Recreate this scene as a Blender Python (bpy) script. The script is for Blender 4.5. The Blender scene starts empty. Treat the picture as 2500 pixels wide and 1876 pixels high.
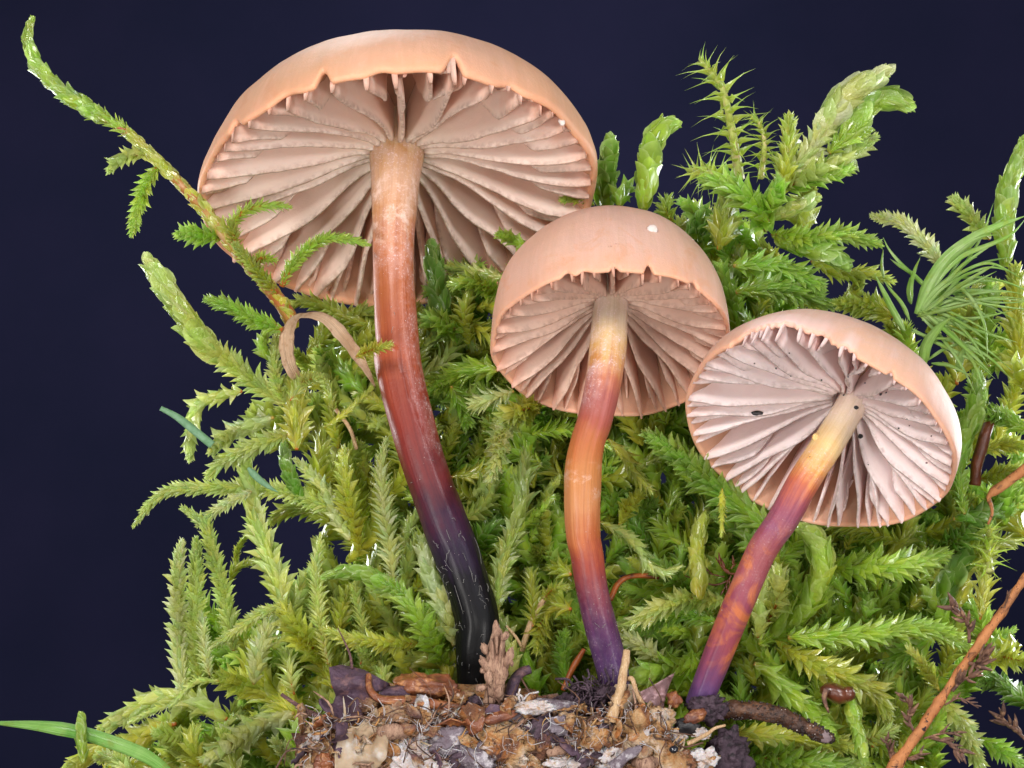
import bpy, math, random
import numpy as np
from mathutils import Matrix, Vector, noise as mnoise

# ------------------------------------------------------------------ camera, light, exposure
SC = bpy.context.scene
COL = SC.collection
SC.unit_settings.scale_length = 0.01          # one unit is a centimetre
CAM_D = 25.0
cam_d = bpy.data.cameras.new("camera"); cam = bpy.data.objects.new("camera", cam_d); COL.objects.link(cam)
cam.location = (0, -CAM_D, 0); cam.rotation_euler = (math.radians(90), 0, 0)
cam_d.sensor_width = 36; cam_d.lens = 90; cam_d.clip_start = 0.1; cam_d.clip_end = 500
SC.camera = cam
SC.view_settings.view_transform = 'Standard'; SC.view_settings.look = 'None'
SC.view_settings.exposure = 0.1; SC.view_settings.gamma = 1.0
world = bpy.data.worlds.new("World"); SC.world = world; world.use_nodes = True
world.node_tree.nodes["Background"].inputs[0].default_value = (0.80, 0.88, 1.0, 1)
world.node_tree.nodes["Background"].inputs[1].default_value = 0.16
SC.cycles.transparent_max_bounces = 16
SC.cycles.max_bounces = 10; SC.cycles.diffuse_bounces = 8; SC.cycles.transmission_bounces = 8

def area(name, loc, target, size, power, col):
    d = bpy.data.lights.new(name, 'AREA'); d.shape = 'RECTANGLE'; d.size, d.size_y = size
    d.energy = power; d.color = col
    o = bpy.data.objects.new(name, d); COL.objects.link(o); o.location = loc
    o.rotation_euler = (Vector(target) - Vector(loc)).to_track_quat('-Z', 'Y').to_euler()
    return o
area("softbox_front", (-5.5, -15, 8.0), (0, 0, -0.3), (4.4, 3.8), 1950, (1.0, 0.97, 0.95))
area("softbox_side", (9.5, -12, 5.5), (0.5, 0, -0.5), (3.2, 3.8), 950, (0.95, 0.97, 1.0))
area("softbox_low_left", (-10.5, -15, -5.0), (-0.5, 0, 0.3), (4.5, 3.5), 1230, (1.0, 0.96, 0.92))
area("softbox_low_right", (10.0, -15, -5.5), (1.0, 0, 0.0), (4.5, 3.5), 1000, (1.0, 0.96, 0.92))
area("softbox_low", (0.0, -20, -3.0), (0, 0, -0.2), (5, 2.4), 480, (1.0, 0.96, 0.92))
area("softbox_back", (-3.5, 7.5, 10.5), (0, 0, -1), (4, 3), 480, (0.93, 0.97, 1.0))
area("softbox_back_left", (-9.5, 6.5, -0.5), (-2.2, 0.2, -1.8), (3.5, 4.5), 880, (0.95, 0.98, 1.0))
area("softbox_back_right", (10.5, 6.5, 0.5), (2.5, 0.2, -1.0), (3.5, 4.5), 1000, (0.95, 0.98, 1.0))

# ------------------------------------------------------------------ helpers: coordinates
K = 10.0 / 2500.0
REG = {'S': (0, 0, 1.0), 'Q': (0, 0, 2500 / 2212), 'A': (0, 0, 800 / 1660), 'O': (300, 600, 950 / 2212)}
_s = 700 / 2212
for k, (x, y) in dict(B=(300, 560), C=(300, 1000), D=(100, 1351), E=(700, 1351), F=(950, 1000), G=(1300, 1351),
                      H=(1800, 1351), I=(1500, 1200), J=(1600, 100), K=(1800, 400), L=(1800, 850),
                      M=(950, 500), N=(1350, 250)).items():
    REG[k] = (x, y, _s)
def src(reg, p):
    x0, y0, s = REG[reg]
    return (x0 + p[0] * s, y0 + p[1] * s)
def at(sx, sy, d):
    f = (CAM_D + d) / CAM_D
    return np.array([(sx - 1250) * K * f, d, (938 - sy) * K * f])
def pts3(reg, pts, d):
    n = len(pts); out = []
    for i, p in enumerate(pts):
        x, y = src(reg, p)
        dd = p[2] if len(p) > 2 else (d[0] + (d[1] - d[0]) * i / max(1, n - 1) if isinstance(d, tuple) else d)
        out.append(at(x, y, dd))
    return np.array(out)
def unit(v):
    v = np.asarray(v, float); n = np.linalg.norm(v, axis=-1, keepdims=True)
    return v / np.maximum(n, 1e-9)
def spline(P, n):
    P = np.asarray(P, float)
    if len(P) == 2:
        t = np.linspace(0, 1, n)[:, None]; return P[0] * (1 - t) + P[1] * t
    Q = np.vstack([2 * P[0] - P[1], P, 2 * P[-1] - P[-2]])
    seg = []
    m = max(6, int(6 * n / len(P)))
    for i in range(1, len(Q) - 2):
        t = np.linspace(0, 1, m, endpoint=False)[:, None]
        p0, p1, p2, p3 = Q[i - 1], Q[i], Q[i + 1], Q[i + 2]
        seg.append(0.5 * ((2 * p1) + (-p0 + p2) * t + (2 * p0 - 5 * p1 + 4 * p2 - p3) * t ** 2 + (-p0 + 3 * p1 - 3 * p2 + p3) * t ** 3))
    seg.append(P[-1:]); C = np.vstack(seg)
    k3 = min(3, C.shape[1])
    L = np.concatenate([[0], np.cumsum(np.linalg.norm(np.diff(C[:, :k3], axis=0), axis=1))])
    u = np.linspace(0, L[-1], n)
    return np.stack([np.interp(u, L, C[:, j]) for j in range(C.shape[1])], 1)
def tangents(C):
    return unit(np.gradient(C, axis=0))
def front_normal(T):
    f = np.array([0, -1.0, 0]); n = f - (T @ f)[:, None] * T
    return unit(n + 1e-6)
def path_len(C):
    return float(np.linalg.norm(np.diff(C, axis=0), axis=1).sum())

# ------------------------------------------------------------------ helpers: objects
def mesh_obj(name, V, F, mat, parent=None, smooth=True, attrs=None, kind=None, label=None):
    me = bpy.data.meshes.new(name)
    V = np.asarray(V, float)
    base = np.array(parent.location) if parent is not None else np.zeros(3)
    me.from_pydata((V - base).tolist(), [], F if isinstance(F, list) else F.tolist())
    if attrs:
        for an, av in attrs.items():
            av = np.asarray(av, float)
            if av.ndim == 1:
                a = me.attributes.new(an, 'FLOAT', 'POINT'); a.data.foreach_set('value', av.ravel())
            else:
                a = me.attributes.new(an, 'FLOAT_COLOR', 'POINT')
                a.data.foreach_set('color', np.hstack([av, np.ones((len(av), 1))]).ravel())
    if smooth: me.polygons.foreach_set('use_smooth', [True] * len(me.polygons))
    me.materials.append(mat)
    o = bpy.data.objects.new(name, me); COL.objects.link(o)
    if parent is not None: o.parent = parent
    if kind: o['kind'] = kind
    if label: o['label'] = label
    return o
def thing(name, label, cat, loc, group=None):
    o = bpy.data.objects.new(name, None); COL.objects.link(o); o.empty_display_size = 0.1
    o.location = [float(v) for v in loc]; o['label'] = label; o['category'] = cat
    if group: o['group'] = group
    return o
def tag(o, label, cat, group=None):
    o['label'] = label; o['category'] = cat
    if group: o['group'] = group
    return o
def merge(parts):
    V, F, n = [], [], 0
    for v, f in parts:
        V.append(np.asarray(v)); F += [[i + n for i in q] for q in f]; n += len(v)
    return np.vstack(V), F
def tube(C, rad, nu=10, noise_amp=0.0, nscale=4.0, flat=1.0):
    C = np.asarray(C); n = len(C); rad = np.broadcast_to(np.asarray(rad, float), (n,))
    T = tangents(C); N = front_normal(T); B = np.cross(T, N)
    a = np.arange(nu) / nu * 2 * math.pi + math.pi
    V = C[:, None, :] + rad[:, None, None] * (np.cos(a)[None, :, None] * N[:, None, :] * flat + np.sin(a)[None, :, None] * B[:, None, :])
    if noise_amp:
        Vf = V.reshape(-1, 3)
        dn = np.array([mnoise.fractal(Vector(v * nscale), 1.0, 2.0, 3) for v in Vf]).reshape(n, nu)
        V = C[:, None, :] + (V - C[:, None, :]) * (1 + noise_amp * dn)[:, :, None]
    V = V.reshape(-1, 3)
    F = [[i * nu + j, i * nu + (j + 1) % nu, (i + 1) * nu + (j + 1) % nu, (i + 1) * nu + j] for i in range(n - 1) for j in range(nu)]
    F.append(list(range(nu))[::-1]); F.append([(n - 1) * nu + j for j in range(nu)])
    return V, F
def ico(sub=3):
    import bmesh
    bm = bmesh.new(); bmesh.ops.create_icosphere(bm, subdivisions=sub, radius=1)
    V = np.array([v.co[:] for v in bm.verts]); F = [[v.index for v in f.verts] for f in bm.faces]; bm.free()
    return V, F
ICO = {i: ico(i) for i in (1, 2, 3, 4, 5)}
def lump(c, r, sub=3, amp=0.25, ns=1.5, seed=0, rot=0.0, oct=4):
    V, F = ICO[sub]
    off = Vector((seed * 7.1, seed * 3.3, seed * 5.7))
    d = np.array([mnoise.fractal(Vector(v) * ns + off, 1.0, 2.0, oct) for v in V])
    W = V * (1 + amp * d)[:, None] * np.asarray(r, float)
    c_, s_ = math.cos(rot), math.sin(rot)
    W = np.stack([W[:, 0] * c_ - W[:, 2] * s_, W[:, 1], W[:, 0] * s_ + W[:, 2] * c_], 1)
    return W + np.asarray(c), F
def ribbon(C, width, roll=0.0, thick=0.012, cup=0.15, ncol=5):
    """A blade with real thickness along C; roll turns its face about the path."""
    C = np.asarray(C); n = len(C)
    width = np.broadcast_to(np.asarray(width, float), (n,)); roll = np.broadcast_to(np.asarray(roll, float), (n,))
    T = tangents(C); N = front_normal(T); B = np.cross(T, N)
    S = np.cos(roll)[:, None] * B + np.sin(roll)[:, None] * N
    Nn = np.cross(S, T)
    x = np.linspace(-0.5, 0.5, ncol)
    mid = C[:, None, :] + width[:, None, None] * (x[None, :, None] * S[:, None, :] + cup * (1 - 4 * x[None, :, None] ** 2) * Nn[:, None, :])
    hi = mid + Nn[:, None, :] * thick / 2; lo = mid - Nn[:, None, :] * thick / 2
    V = np.concatenate([hi, lo[:, ::-1]], 1).reshape(-1, 3); m = 2 * ncol
    F = [[i * m + j, i * m + (j + 1) % m, (i + 1) * m + (j + 1) % m, (i + 1) * m + j] for i in range(n - 1) for j in range(m)]
    F.append(list(range(m))[::-1]); F.append([(n - 1) * m + j for j in range(m)])
    return V, F
def uvr(n, ncol):
    x = np.linspace(-.5, .5, ncol); return {'bu': np.tile(np.concatenate([x, x[::-1]]), n), 'bv': np.repeat(np.linspace(0, 1, n), 2 * ncol)}
def sheet(reg, poly, d, thick=0.03, wob=0.12, seed=1, tilt=(0, 0), res=26, wscale=2.0):
    """A flake cut to an outline, bent and with real thickness."""
    P = np.array([src(reg, p) for p in poly])
    x0, y0 = P.min(0); x1, y1 = P.max(0)
    def inside(x, y):
        r = False; j = len(P) - 1
        for i in range(len(P)):
            if (P[i][1] > y) != (P[j][1] > y) and x < (P[j][0] - P[i][0]) * (y - P[i][1]) / (P[j][1] - P[i][1]) + P[i][0]: r = not r
            j = i
        return r
    nx = res; ny = max(4, int(res * (y1 - y0) / (x1 - x0)))
    idx = {}; V = []; F = []
    hx, hy = (x1 - x0) / nx, (y1 - y0) / ny
    cells = [(i, j) for i in range(nx) for j in range(ny) if inside(x0 + (i + .5) * hx, y0 + (j + .5) * hy)]
    def vid(i, j, s):
        k = (i, j, s)
        if k not in idx:
            q = np.array([x0 + i * hx, y0 + j * hy])
            # pull outline vertices on to the traced outline
            if sum((a, b) in cs for a in (i - 1, i) for b in (j - 1, j)) < 4:
                best = None
                for m in range(len(P)):
                    a, b = P[m], P[(m + 1) % len(P)]; t = np.clip(np.dot(q - a, b - a) / max(1e-6, np.dot(b - a, b - a)), 0, 1)
                    c = a + t * (b - a); dd = np.linalg.norm(c - q)
                    if best is None or dd < best[0]: best = (dd, c)
                if best[0] < 1.2 * max(hx, hy): q = best[1]
            u, v = (q[0] - x0) / (x1 - x0) - .5, (q[1] - y0) / (y1 - y0) - .5
            w = wob * mnoise.fractal(Vector((u * wscale + seed * 3.7, v * wscale, seed)), 1.0, 2.0, 4)
            dep = d + tilt[0] * u + tilt[1] * v + w
            idx[k] = len(V); V.append(at(q[0], q[1], dep + (thick if s else 0)))
        return idx[k]
    cs = set(cells)
    for i, j in cells:
        F.append([vid(i, j, 0), vid(i, j + 1, 0), vid(i + 1, j + 1, 0), vid(i + 1, j, 0)])
        F.append([vid(i, j, 1), vid(i + 1, j, 1), vid(i + 1, j + 1, 1), vid(i, j + 1, 1)])
        for (a, b), (p, q) in {(-1, 0): ((i, j), (i, j + 1)), (1, 0): ((i + 1, j + 1), (i + 1, j)), (0, -1): ((i + 1, j), (i, j)), (0, 1): ((i, j + 1), (i + 1, j + 1))}.items():
            if (i + a, j + b) not in cs:
                F.append([vid(*p, 1), vid(*q, 1), vid(*q, 0), vid(*p, 0)])
    return np.array(V), F

# ------------------------------------------------------------------ helpers: materials
def srgb(r, g, b):
    f = lambda c: c / 12.92 if c <= 0.04045 else ((c + 0.055) / 1.055) ** 2.4
    return (f(r / 255), f(g / 255), f(b / 255))
class NT:
    def __init__(s, name):
        s.m = bpy.data.materials.new(name); s.m.use_nodes = True; s.t = s.m.node_tree; s.t.nodes.clear()
    def n(s, typ, **kw):
        nd = s.t.nodes.new(typ)
        for k, v in kw.items():
            if k.startswith('i_'):
                key = k[2:]; key = int(key) if key.isdigit() else key.replace('_', ' ')
                sock = nd.inputs[key]
                if hasattr(v, 'is_output'): s.t.links.new(v, sock)
                elif isinstance(v, tuple) and len(v) == 3 and sock.type == 'RGBA': sock.default_value = (*v, 1)
                else: sock.default_value = v
            else: setattr(nd, k, v)
        return nd
    def attr(s, name, out='Fac'): return s.n('ShaderNodeAttribute', attribute_name=name).outputs[out]
    def obj(s): return s.n('ShaderNodeTexCoord').outputs['Object']
    def noise(s, vec, scale, detail=4, rough=0.55, dist=0.0):
        return s.n('ShaderNodeTexNoise', i_Vector=vec, i_Scale=scale, i_Detail=detail, i_Roughness=rough, i_Distortion=dist).outputs['Fac']
    def math(s, op, a, b=0.0, clamp=False): return s.n('ShaderNodeMath', operation=op, use_clamp=clamp, i_0=a, i_1=b).outputs[0]
    def rng(s, v, a, b, c=0.0, d=1.0): return s.n('ShaderNodeMapRange', i_0=v, i_1=a, i_2=b, i_3=c, i_4=d).outputs[0]
    def mix(s, f, a, b, mode='MIX'):
        nd = s.t.nodes.new('ShaderNodeMix'); nd.data_type = 'RGBA'; nd.blend_type = mode
        for k, v in ((0, f), (6, a), (7, b)):
            if hasattr(v, 'is_output'): s.t.links.new(v, nd.inputs[k])
            elif isinstance(v, tuple): nd.inputs[k].default_value = (*v, 1)
            else: nd.inputs[k].default_value = v
        return nd.outputs[2]
    def ramp(s, v, stops, interp='LINEAR'):
        nd = s.n('ShaderNodeValToRGB', i_Fac=v); cr = nd.color_ramp; cr.interpolation = interp
        while len(cr.elements) < len(stops): cr.elements.new(0.5)
        for e, (p, c) in zip(cr.elements, stops): e.position = p; e.color = (*c, 1)
        return nd.outputs[0]
    def bump(s, h, strength, dist=0.02): return s.n('ShaderNodeBump', i_Height=h, i_Strength=strength, i_Distance=dist).outputs[0]
    def bsdf(s, base, rough=0.5, normal=None, sss=0.0, sssr=(1, .4, .2), ssss=0.05, spec=0.5, coat=0.0, coat_rough=0.1):
        kw = dict(i_Base_Color=base, i_Roughness=rough, i_Subsurface_Weight=sss, i_Subsurface_Radius=sssr, i_Subsurface_Scale=ssss,
                  i_Specular_IOR_Level=spec, i_Coat_Weight=coat, i_Coat_Roughness=coat_rough)
        if normal is not None: kw['i_Normal'] = normal
        return s.n('ShaderNodeBsdfPrincipled', **kw).outputs[0]
    def out(s, sh): s.n('ShaderNodeOutputMaterial', i_Surface=sh); return s.m

def mat_leaf(name, joined):
    t = NT(name)
    col = t.attr('Col', 'Color') if joined else t.n('ShaderNodeObjectInfo').outputs['Color']
    lv = t.attr('lv')
    base = t.mix(t.rng(lv, 0.0, 0.45, 0.38, 0.0), col, (0.60, 0.44, 0.04))
    base = t.mix(t.rng(lv, 0.45, 1.0, 0.0, 0.22), base, (0.78, 0.90, 0.45))
    base = t.mix(t.rng(t.attr('lx'), .62, 1.0, 0, .42), base, (0.86, 0.95, 0.55))
    n1 = t.noise(t.obj(), 9 if joined else 5, 3)
    base = t.mix(t.rng(n1, .35, .75, 0.0, 0.22), base, (0.40, 0.42, 0.08), 'MULTIPLY')
    bp = t.bump(t.noise(t.obj(), 3.2 if not joined else 16, 3, .5), .5, .12 if not joined else .02)
    gl = t.bsdf(base, rough=0.17, spec=1.0, coat=1.0, coat_rough=0.05, normal=bp)
    tr = t.n('ShaderNodeBsdfTranslucent', i_Color=t.mix(0.5, base, (0.80, 0.85, 0.12), 'MULTIPLY')).outputs[0]
    tr2 = t.n('ShaderNodeBsdfTranslucent', i_Color=base).outputs[0]
    m0 = t.n('ShaderNodeMixShader', i_0=0.75, i_1=tr, i_2=tr2).outputs[0]
    m1 = t.n('ShaderNodeMixShader', i_0=0.56, i_1=gl, i_2=m0).outputs[0]
    tp = t.n('ShaderNodeBsdfTransparent', i_Color=(0.98, 1.0, 0.75)).outputs[0]
    return t.out(t.n('ShaderNodeMixShader', i_0=0.20, i_1=m1, i_2=tp).outputs[0])
M_LEAF = mat_leaf('moss leaf', False)
M_LEAFJ = mat_leaf('moss leaves joined', True)
def mat_simple(name, c1, c2, scale=3.0, rough=0.6, bump=0.3, bscale=20, sss=0.0, spec=0.4, transl=0.0, stretch=None, c3=None, coat=0.0, bdist=0.02, veins=0.0):
    t = NT(name); v = t.obj()
    if stretch: v = t.n('ShaderNodeMapping', i_Vector=v, i_Scale=stretch).outputs[0]
    n1 = t.noise(v, scale, 5, 0.6, 0.4)
    c = t.mix(t.rng(n1, .35, .68), c1, c2)
    if c3: c = t.mix(t.rng(t.noise(v, scale * 2.7, 4, 0.6), .52, .68), c, c3)
    nb = t.noise(v, bscale, 5, 0.65)
    if veins:
        vn = t.noise(t.n('ShaderNodeCombineXYZ', i_0=t.math('MULTIPLY', t.attr('bu'), veins), i_1=t.math('MULTIPLY', t.attr('bv'), 1.5)).outputs[0], 1.0, 3, .5)
        c = t.mix(t.rng(vn, .38, .62, 0, .45), c, tuple(x * .55 for x in c1)); nb = t.math('ADD', nb, t.math('MULTIPLY', vn, 1.5))
    sh = t.bsdf(c, rough=rough, normal=t.bump(nb, bump, bdist), sss=sss, ssss=0.08, spec=spec, coat=coat)
    if transl:
        sh = t.n('ShaderNodeMixShader', i_0=transl, i_1=sh, i_2=t.n('ShaderNodeBsdfTranslucent', i_Color=c).outputs[0]).outputs[0]
    return t.out(sh)

# ------------------------------------------------------------------ setting
t = NT('navy backdrop cloth'); v = t.obj()
M_BACK = t.out(t.bsdf(t.mix(t.rng(t.noise(v, 0.45, 4), .3, .7), (0.0114, 0.0130, 0.0370), (0.0162, 0.0158, 0.0450)), rough=0.9, spec=0.1))
V = np.array([[-40, 13, -30], [40, 13, -30], [40, 13, 30], [-40, 13, 30], [-40, 13.2, -30], [40, 13.2, -30], [40, 13.2, 30], [-40, 13.2, 30]], float)
bk = mesh_obj('backdrop', V, [[0, 1, 2, 3], [7, 6, 5, 4], [0, 4, 5, 1], [1, 5, 6, 2], [2, 6, 7, 3], [3, 7, 4, 0]], M_BACK, smooth=False)
bk['kind'] = 'structure'
M_SOIL = mat_simple('dark soil', (0.020, 0.012, 0.008), (0.045, 0.028, 0.016), 4, 0.9, 0.8, 12)
gx, gy = np.meshgrid(np.linspace(-6.5, 6.5, 60), np.linspace(-2.2, 2.3, 24))
gz = -4.32 + 0.10 * np.array([mnoise.fractal(Vector((x * .9, y * .9, 2)), 1, 2, 4) for x, y in zip(gx.ravel(), gy.ravel())])
V = np.stack([gx.ravel(), gy.ravel(), gz], 1)
F = [[j * 60 + i, j * 60 + i + 1, (j + 1) * 60 + i + 1, (j + 1) * 60 + i] for j in range(23) for i in range(59)]
nb = len(V); ring = [i for i in range(60)] + [j * 60 + 59 for j in range(1, 24)] + [23 * 60 + i for i in range(58, -1, -1)] + [j * 60 for j in range(22, 0, -1)]
V2 = V[ring].copy(); V2[:, 2] = -5.0
F += [[ring[a], nb + a, nb + (a + 1) % len(ring), ring[(a + 1) % len(ring)]] for a in range(len(ring))] + [[nb + a for a in range(len(ring))]]
mesh_obj('ground', np.vstack([V, V2]), F, M_SOIL)['kind'] = 'structure'

# ------------------------------------------------------------------ mushrooms
K2 = 10.0 / 2212
def mat_cap(name, ca, cb, cc):
    t = NT(name); v = t.obj()
    c = t.mix(t.rng(t.noise(v, 1.1, 5, .6, .6), .35, .66), ca, cb)
    st = t.n('ShaderNodeMapping', i_Vector=v, i_Scale=(2.2, 2.2, 9.0)).outputs[0]
    c = t.mix(t.rng(t.noise(st, 1.6, 6, .65, .8), .50, .74, 0, .45), c, cc)
    c = t.mix(t.rng(t.noise(v, 38, 3), .62, .80, 0, .25), c, tuple(x * .62 for x in ca))
    c = t.mix(t.rng(t.noise(v, 0.8, 3, .5), .40, .62, 0, .55), c, cc)
    c = t.mix(t.rng(t.noise(v, 6.5, 6, .7, 1.5), .58, .75, 0, .34), c, tuple(min(1, x * 1.25 + .06) for x in cc))
    pv = t.n('ShaderNodeCombineXYZ', i_0=t.attr('cx'), i_1=t.attr('cy'), i_2=t.attr('cs')).outputs[0]
    fb = t.noise(t.n('ShaderNodeMapping', i_Vector=pv, i_Scale=(16, 16, 2.2)).outputs[0], 1.0, 5, .65, .3)
    c = t.mix(t.rng(fb, .42, .70, 0, .38), c, tuple(x * .80 for x in ca)); c = t.mix(t.rng(fb, .30, .44, .30, 0), c, tuple(min(1, x * 1.15 + .03) for x in cc))
    c = t.mix(t.rng(t.noise(v, 2.4, 5, .65, 1.0), .56, .66, 0, .38), c, srgb(214, 148, 108)); c = t.mix(t.rng(t.noise(v, 90, 2), .70, .76, 0, .6), c, srgb(150, 100, 78))
    c = t.mix(t.attr('torn'), c, srgb(240, 215, 212))
    c = t.mix(t.attr('lip'), c, srgb(226, 160, 122)); c = t.mix(t.attr('inn_shade'), c, srgb(176, 132, 106))  # underside painted darker so the gaps between gills look shaded
    h = t.math('ADD', t.math('ADD', t.noise(v, 60, 4, .6), t.math('MULTIPLY', fb, 1.2)), t.math('MULTIPLY', t.noise(v, 9, 5, .6), 2.0))
    return t.out(t.bsdf(c, rough=0.54, normal=t.bump(h, .20, .02), sss=0.28, sssr=(1, .45, .25), ssss=0.12, spec=.38))
def mat_gill(name, inner, mid, outer):
    t = NT(name); v = t.obj(); u = t.attr('gr'); e = t.attr('ge')
    un = t.math('ADD', u, t.rng(t.noise(v, 5, 3), .3, .7, -.06, .06))
    c = t.ramp(un, [(0.0, inner), (0.45, mid), (0.80, mid), (1.0, outer)])
    c = t.mix(t.rng(t.noise(v, 22, 4), .55, .75, 0, .35), c, tuple(min(1, x * 1.12) for x in mid))
    c = t.mix(t.math('MULTIPLY', t.rng(e, .90, 1.0), t.rng(t.noise(v, 16, 2), .40, .62, 0, .55)), c, tuple(x * .55 for x in outer))
    c = t.mix(t.rng(t.noise(v, 3.0, 3), .5, .75, 0, .3), c, tuple(x * .82 for x in inner))
    sh = t.bsdf(c, rough=.55, normal=t.bump(t.noise(v, 45, 3), .2, .015), sss=.10, sssr=(1, .5, .3), ssss=.06, spec=.3)
    tr = t.n('ShaderNodeBsdfTranslucent', i_Color=c).outputs[0]
    return t.out(t.n('ShaderNodeMixShader', i_0=.18, i_1=sh, i_2=tr).outputs[0])
def mat_stem(name, stops, bloom, blotch=None, white=(), fibril=.55):
    """Colours run along the stem (tv) as they do on the real one; bloom: ranges of pale powder."""
    t = NT(name); v = t.obj(); tv = t.attr('tv'); tu = t.attr('tu')
    wob = t.rng(t.noise(v, 3.2, 4, .6), .25, .75, -.030, .030)
    vec = t.n('ShaderNodeCombineXYZ', i_0=t.math('MULTIPLY', tu, 26), i_1=t.math('MULTIPLY', tv, 3.0)).outputs[0]
    fib = t.noise(vec, 1.0, 5, .6, .3)
    tvn = t.math('ADD', t.math('ADD', tv, wob), t.rng(fib, .3, .7, -.018, .018))
    c = t.ramp(tvn, stops)
    c = t.mix(t.rng(fib, .35, .75, 0, fibril), c, (.52, .40, .30), 'MULTIPLY')
    if blotch:
        (a, b, col) = blotch
        msk = t.math('MULTIPLY', t.math('MULTIPLY', t.rng(tv, a, a + .08), t.rng(tv, b - .06, b, 1, 0)), t.rng(t.noise(v, 2.6, 4, .6, .8), .48, .60, 0, .85))
        c = t.mix(msk, c, col)
    sp = t.rng(t.noise(v, 55, 2, .5), .57, .68)
    for a, b, st, side in bloom:
        m = t.math('MULTIPLY', t.rng(tv, a, a + .05), t.rng(tv, b - .05, b, 1, 0))
        m = t.math('MULTIPLY', m, t.rng(t.noise(v, 7, 5, .7), .38, .62))
        if side: m = t.math('MULTIPLY', m, t.rng(tu, side - .16, side, 0, 1) if side > .5 else t.rng(tu, side, side + .16, 1, 0))
        c = t.mix(t.math('MULTIPLY', m, t.math('ADD', t.math('MULTIPLY', sp, st), st * .35)), c, srgb(236, 214, 214))
    for a, b, st in white:
        m = t.math('MULTIPLY', t.math('MULTIPLY', t.rng(tv, a, a + .02), t.rng(tv, b - .02, b, 1, 0)), t.rng(t.noise(v, 6, 6, .75, .15), .50, .66, 0, st))
        c = t.mix(m, c, srgb(238, 210, 195))
    hb = t.math('ADD', fib, t.math('MULTIPLY', t.noise(v, 40, 3), .4))
    return t.out(t.bsdf(c, rough=t.rng(t.noise(v, 8, 3), .3, .7, 0.36, .55), normal=t.bump(hb, .40, .02), coat=.10, coat_rough=.22, sss=.10, sssr=(1, .4, .2), ssss=.06, spec=t.rng(tv, .6, .8, .34, .16)))

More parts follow.
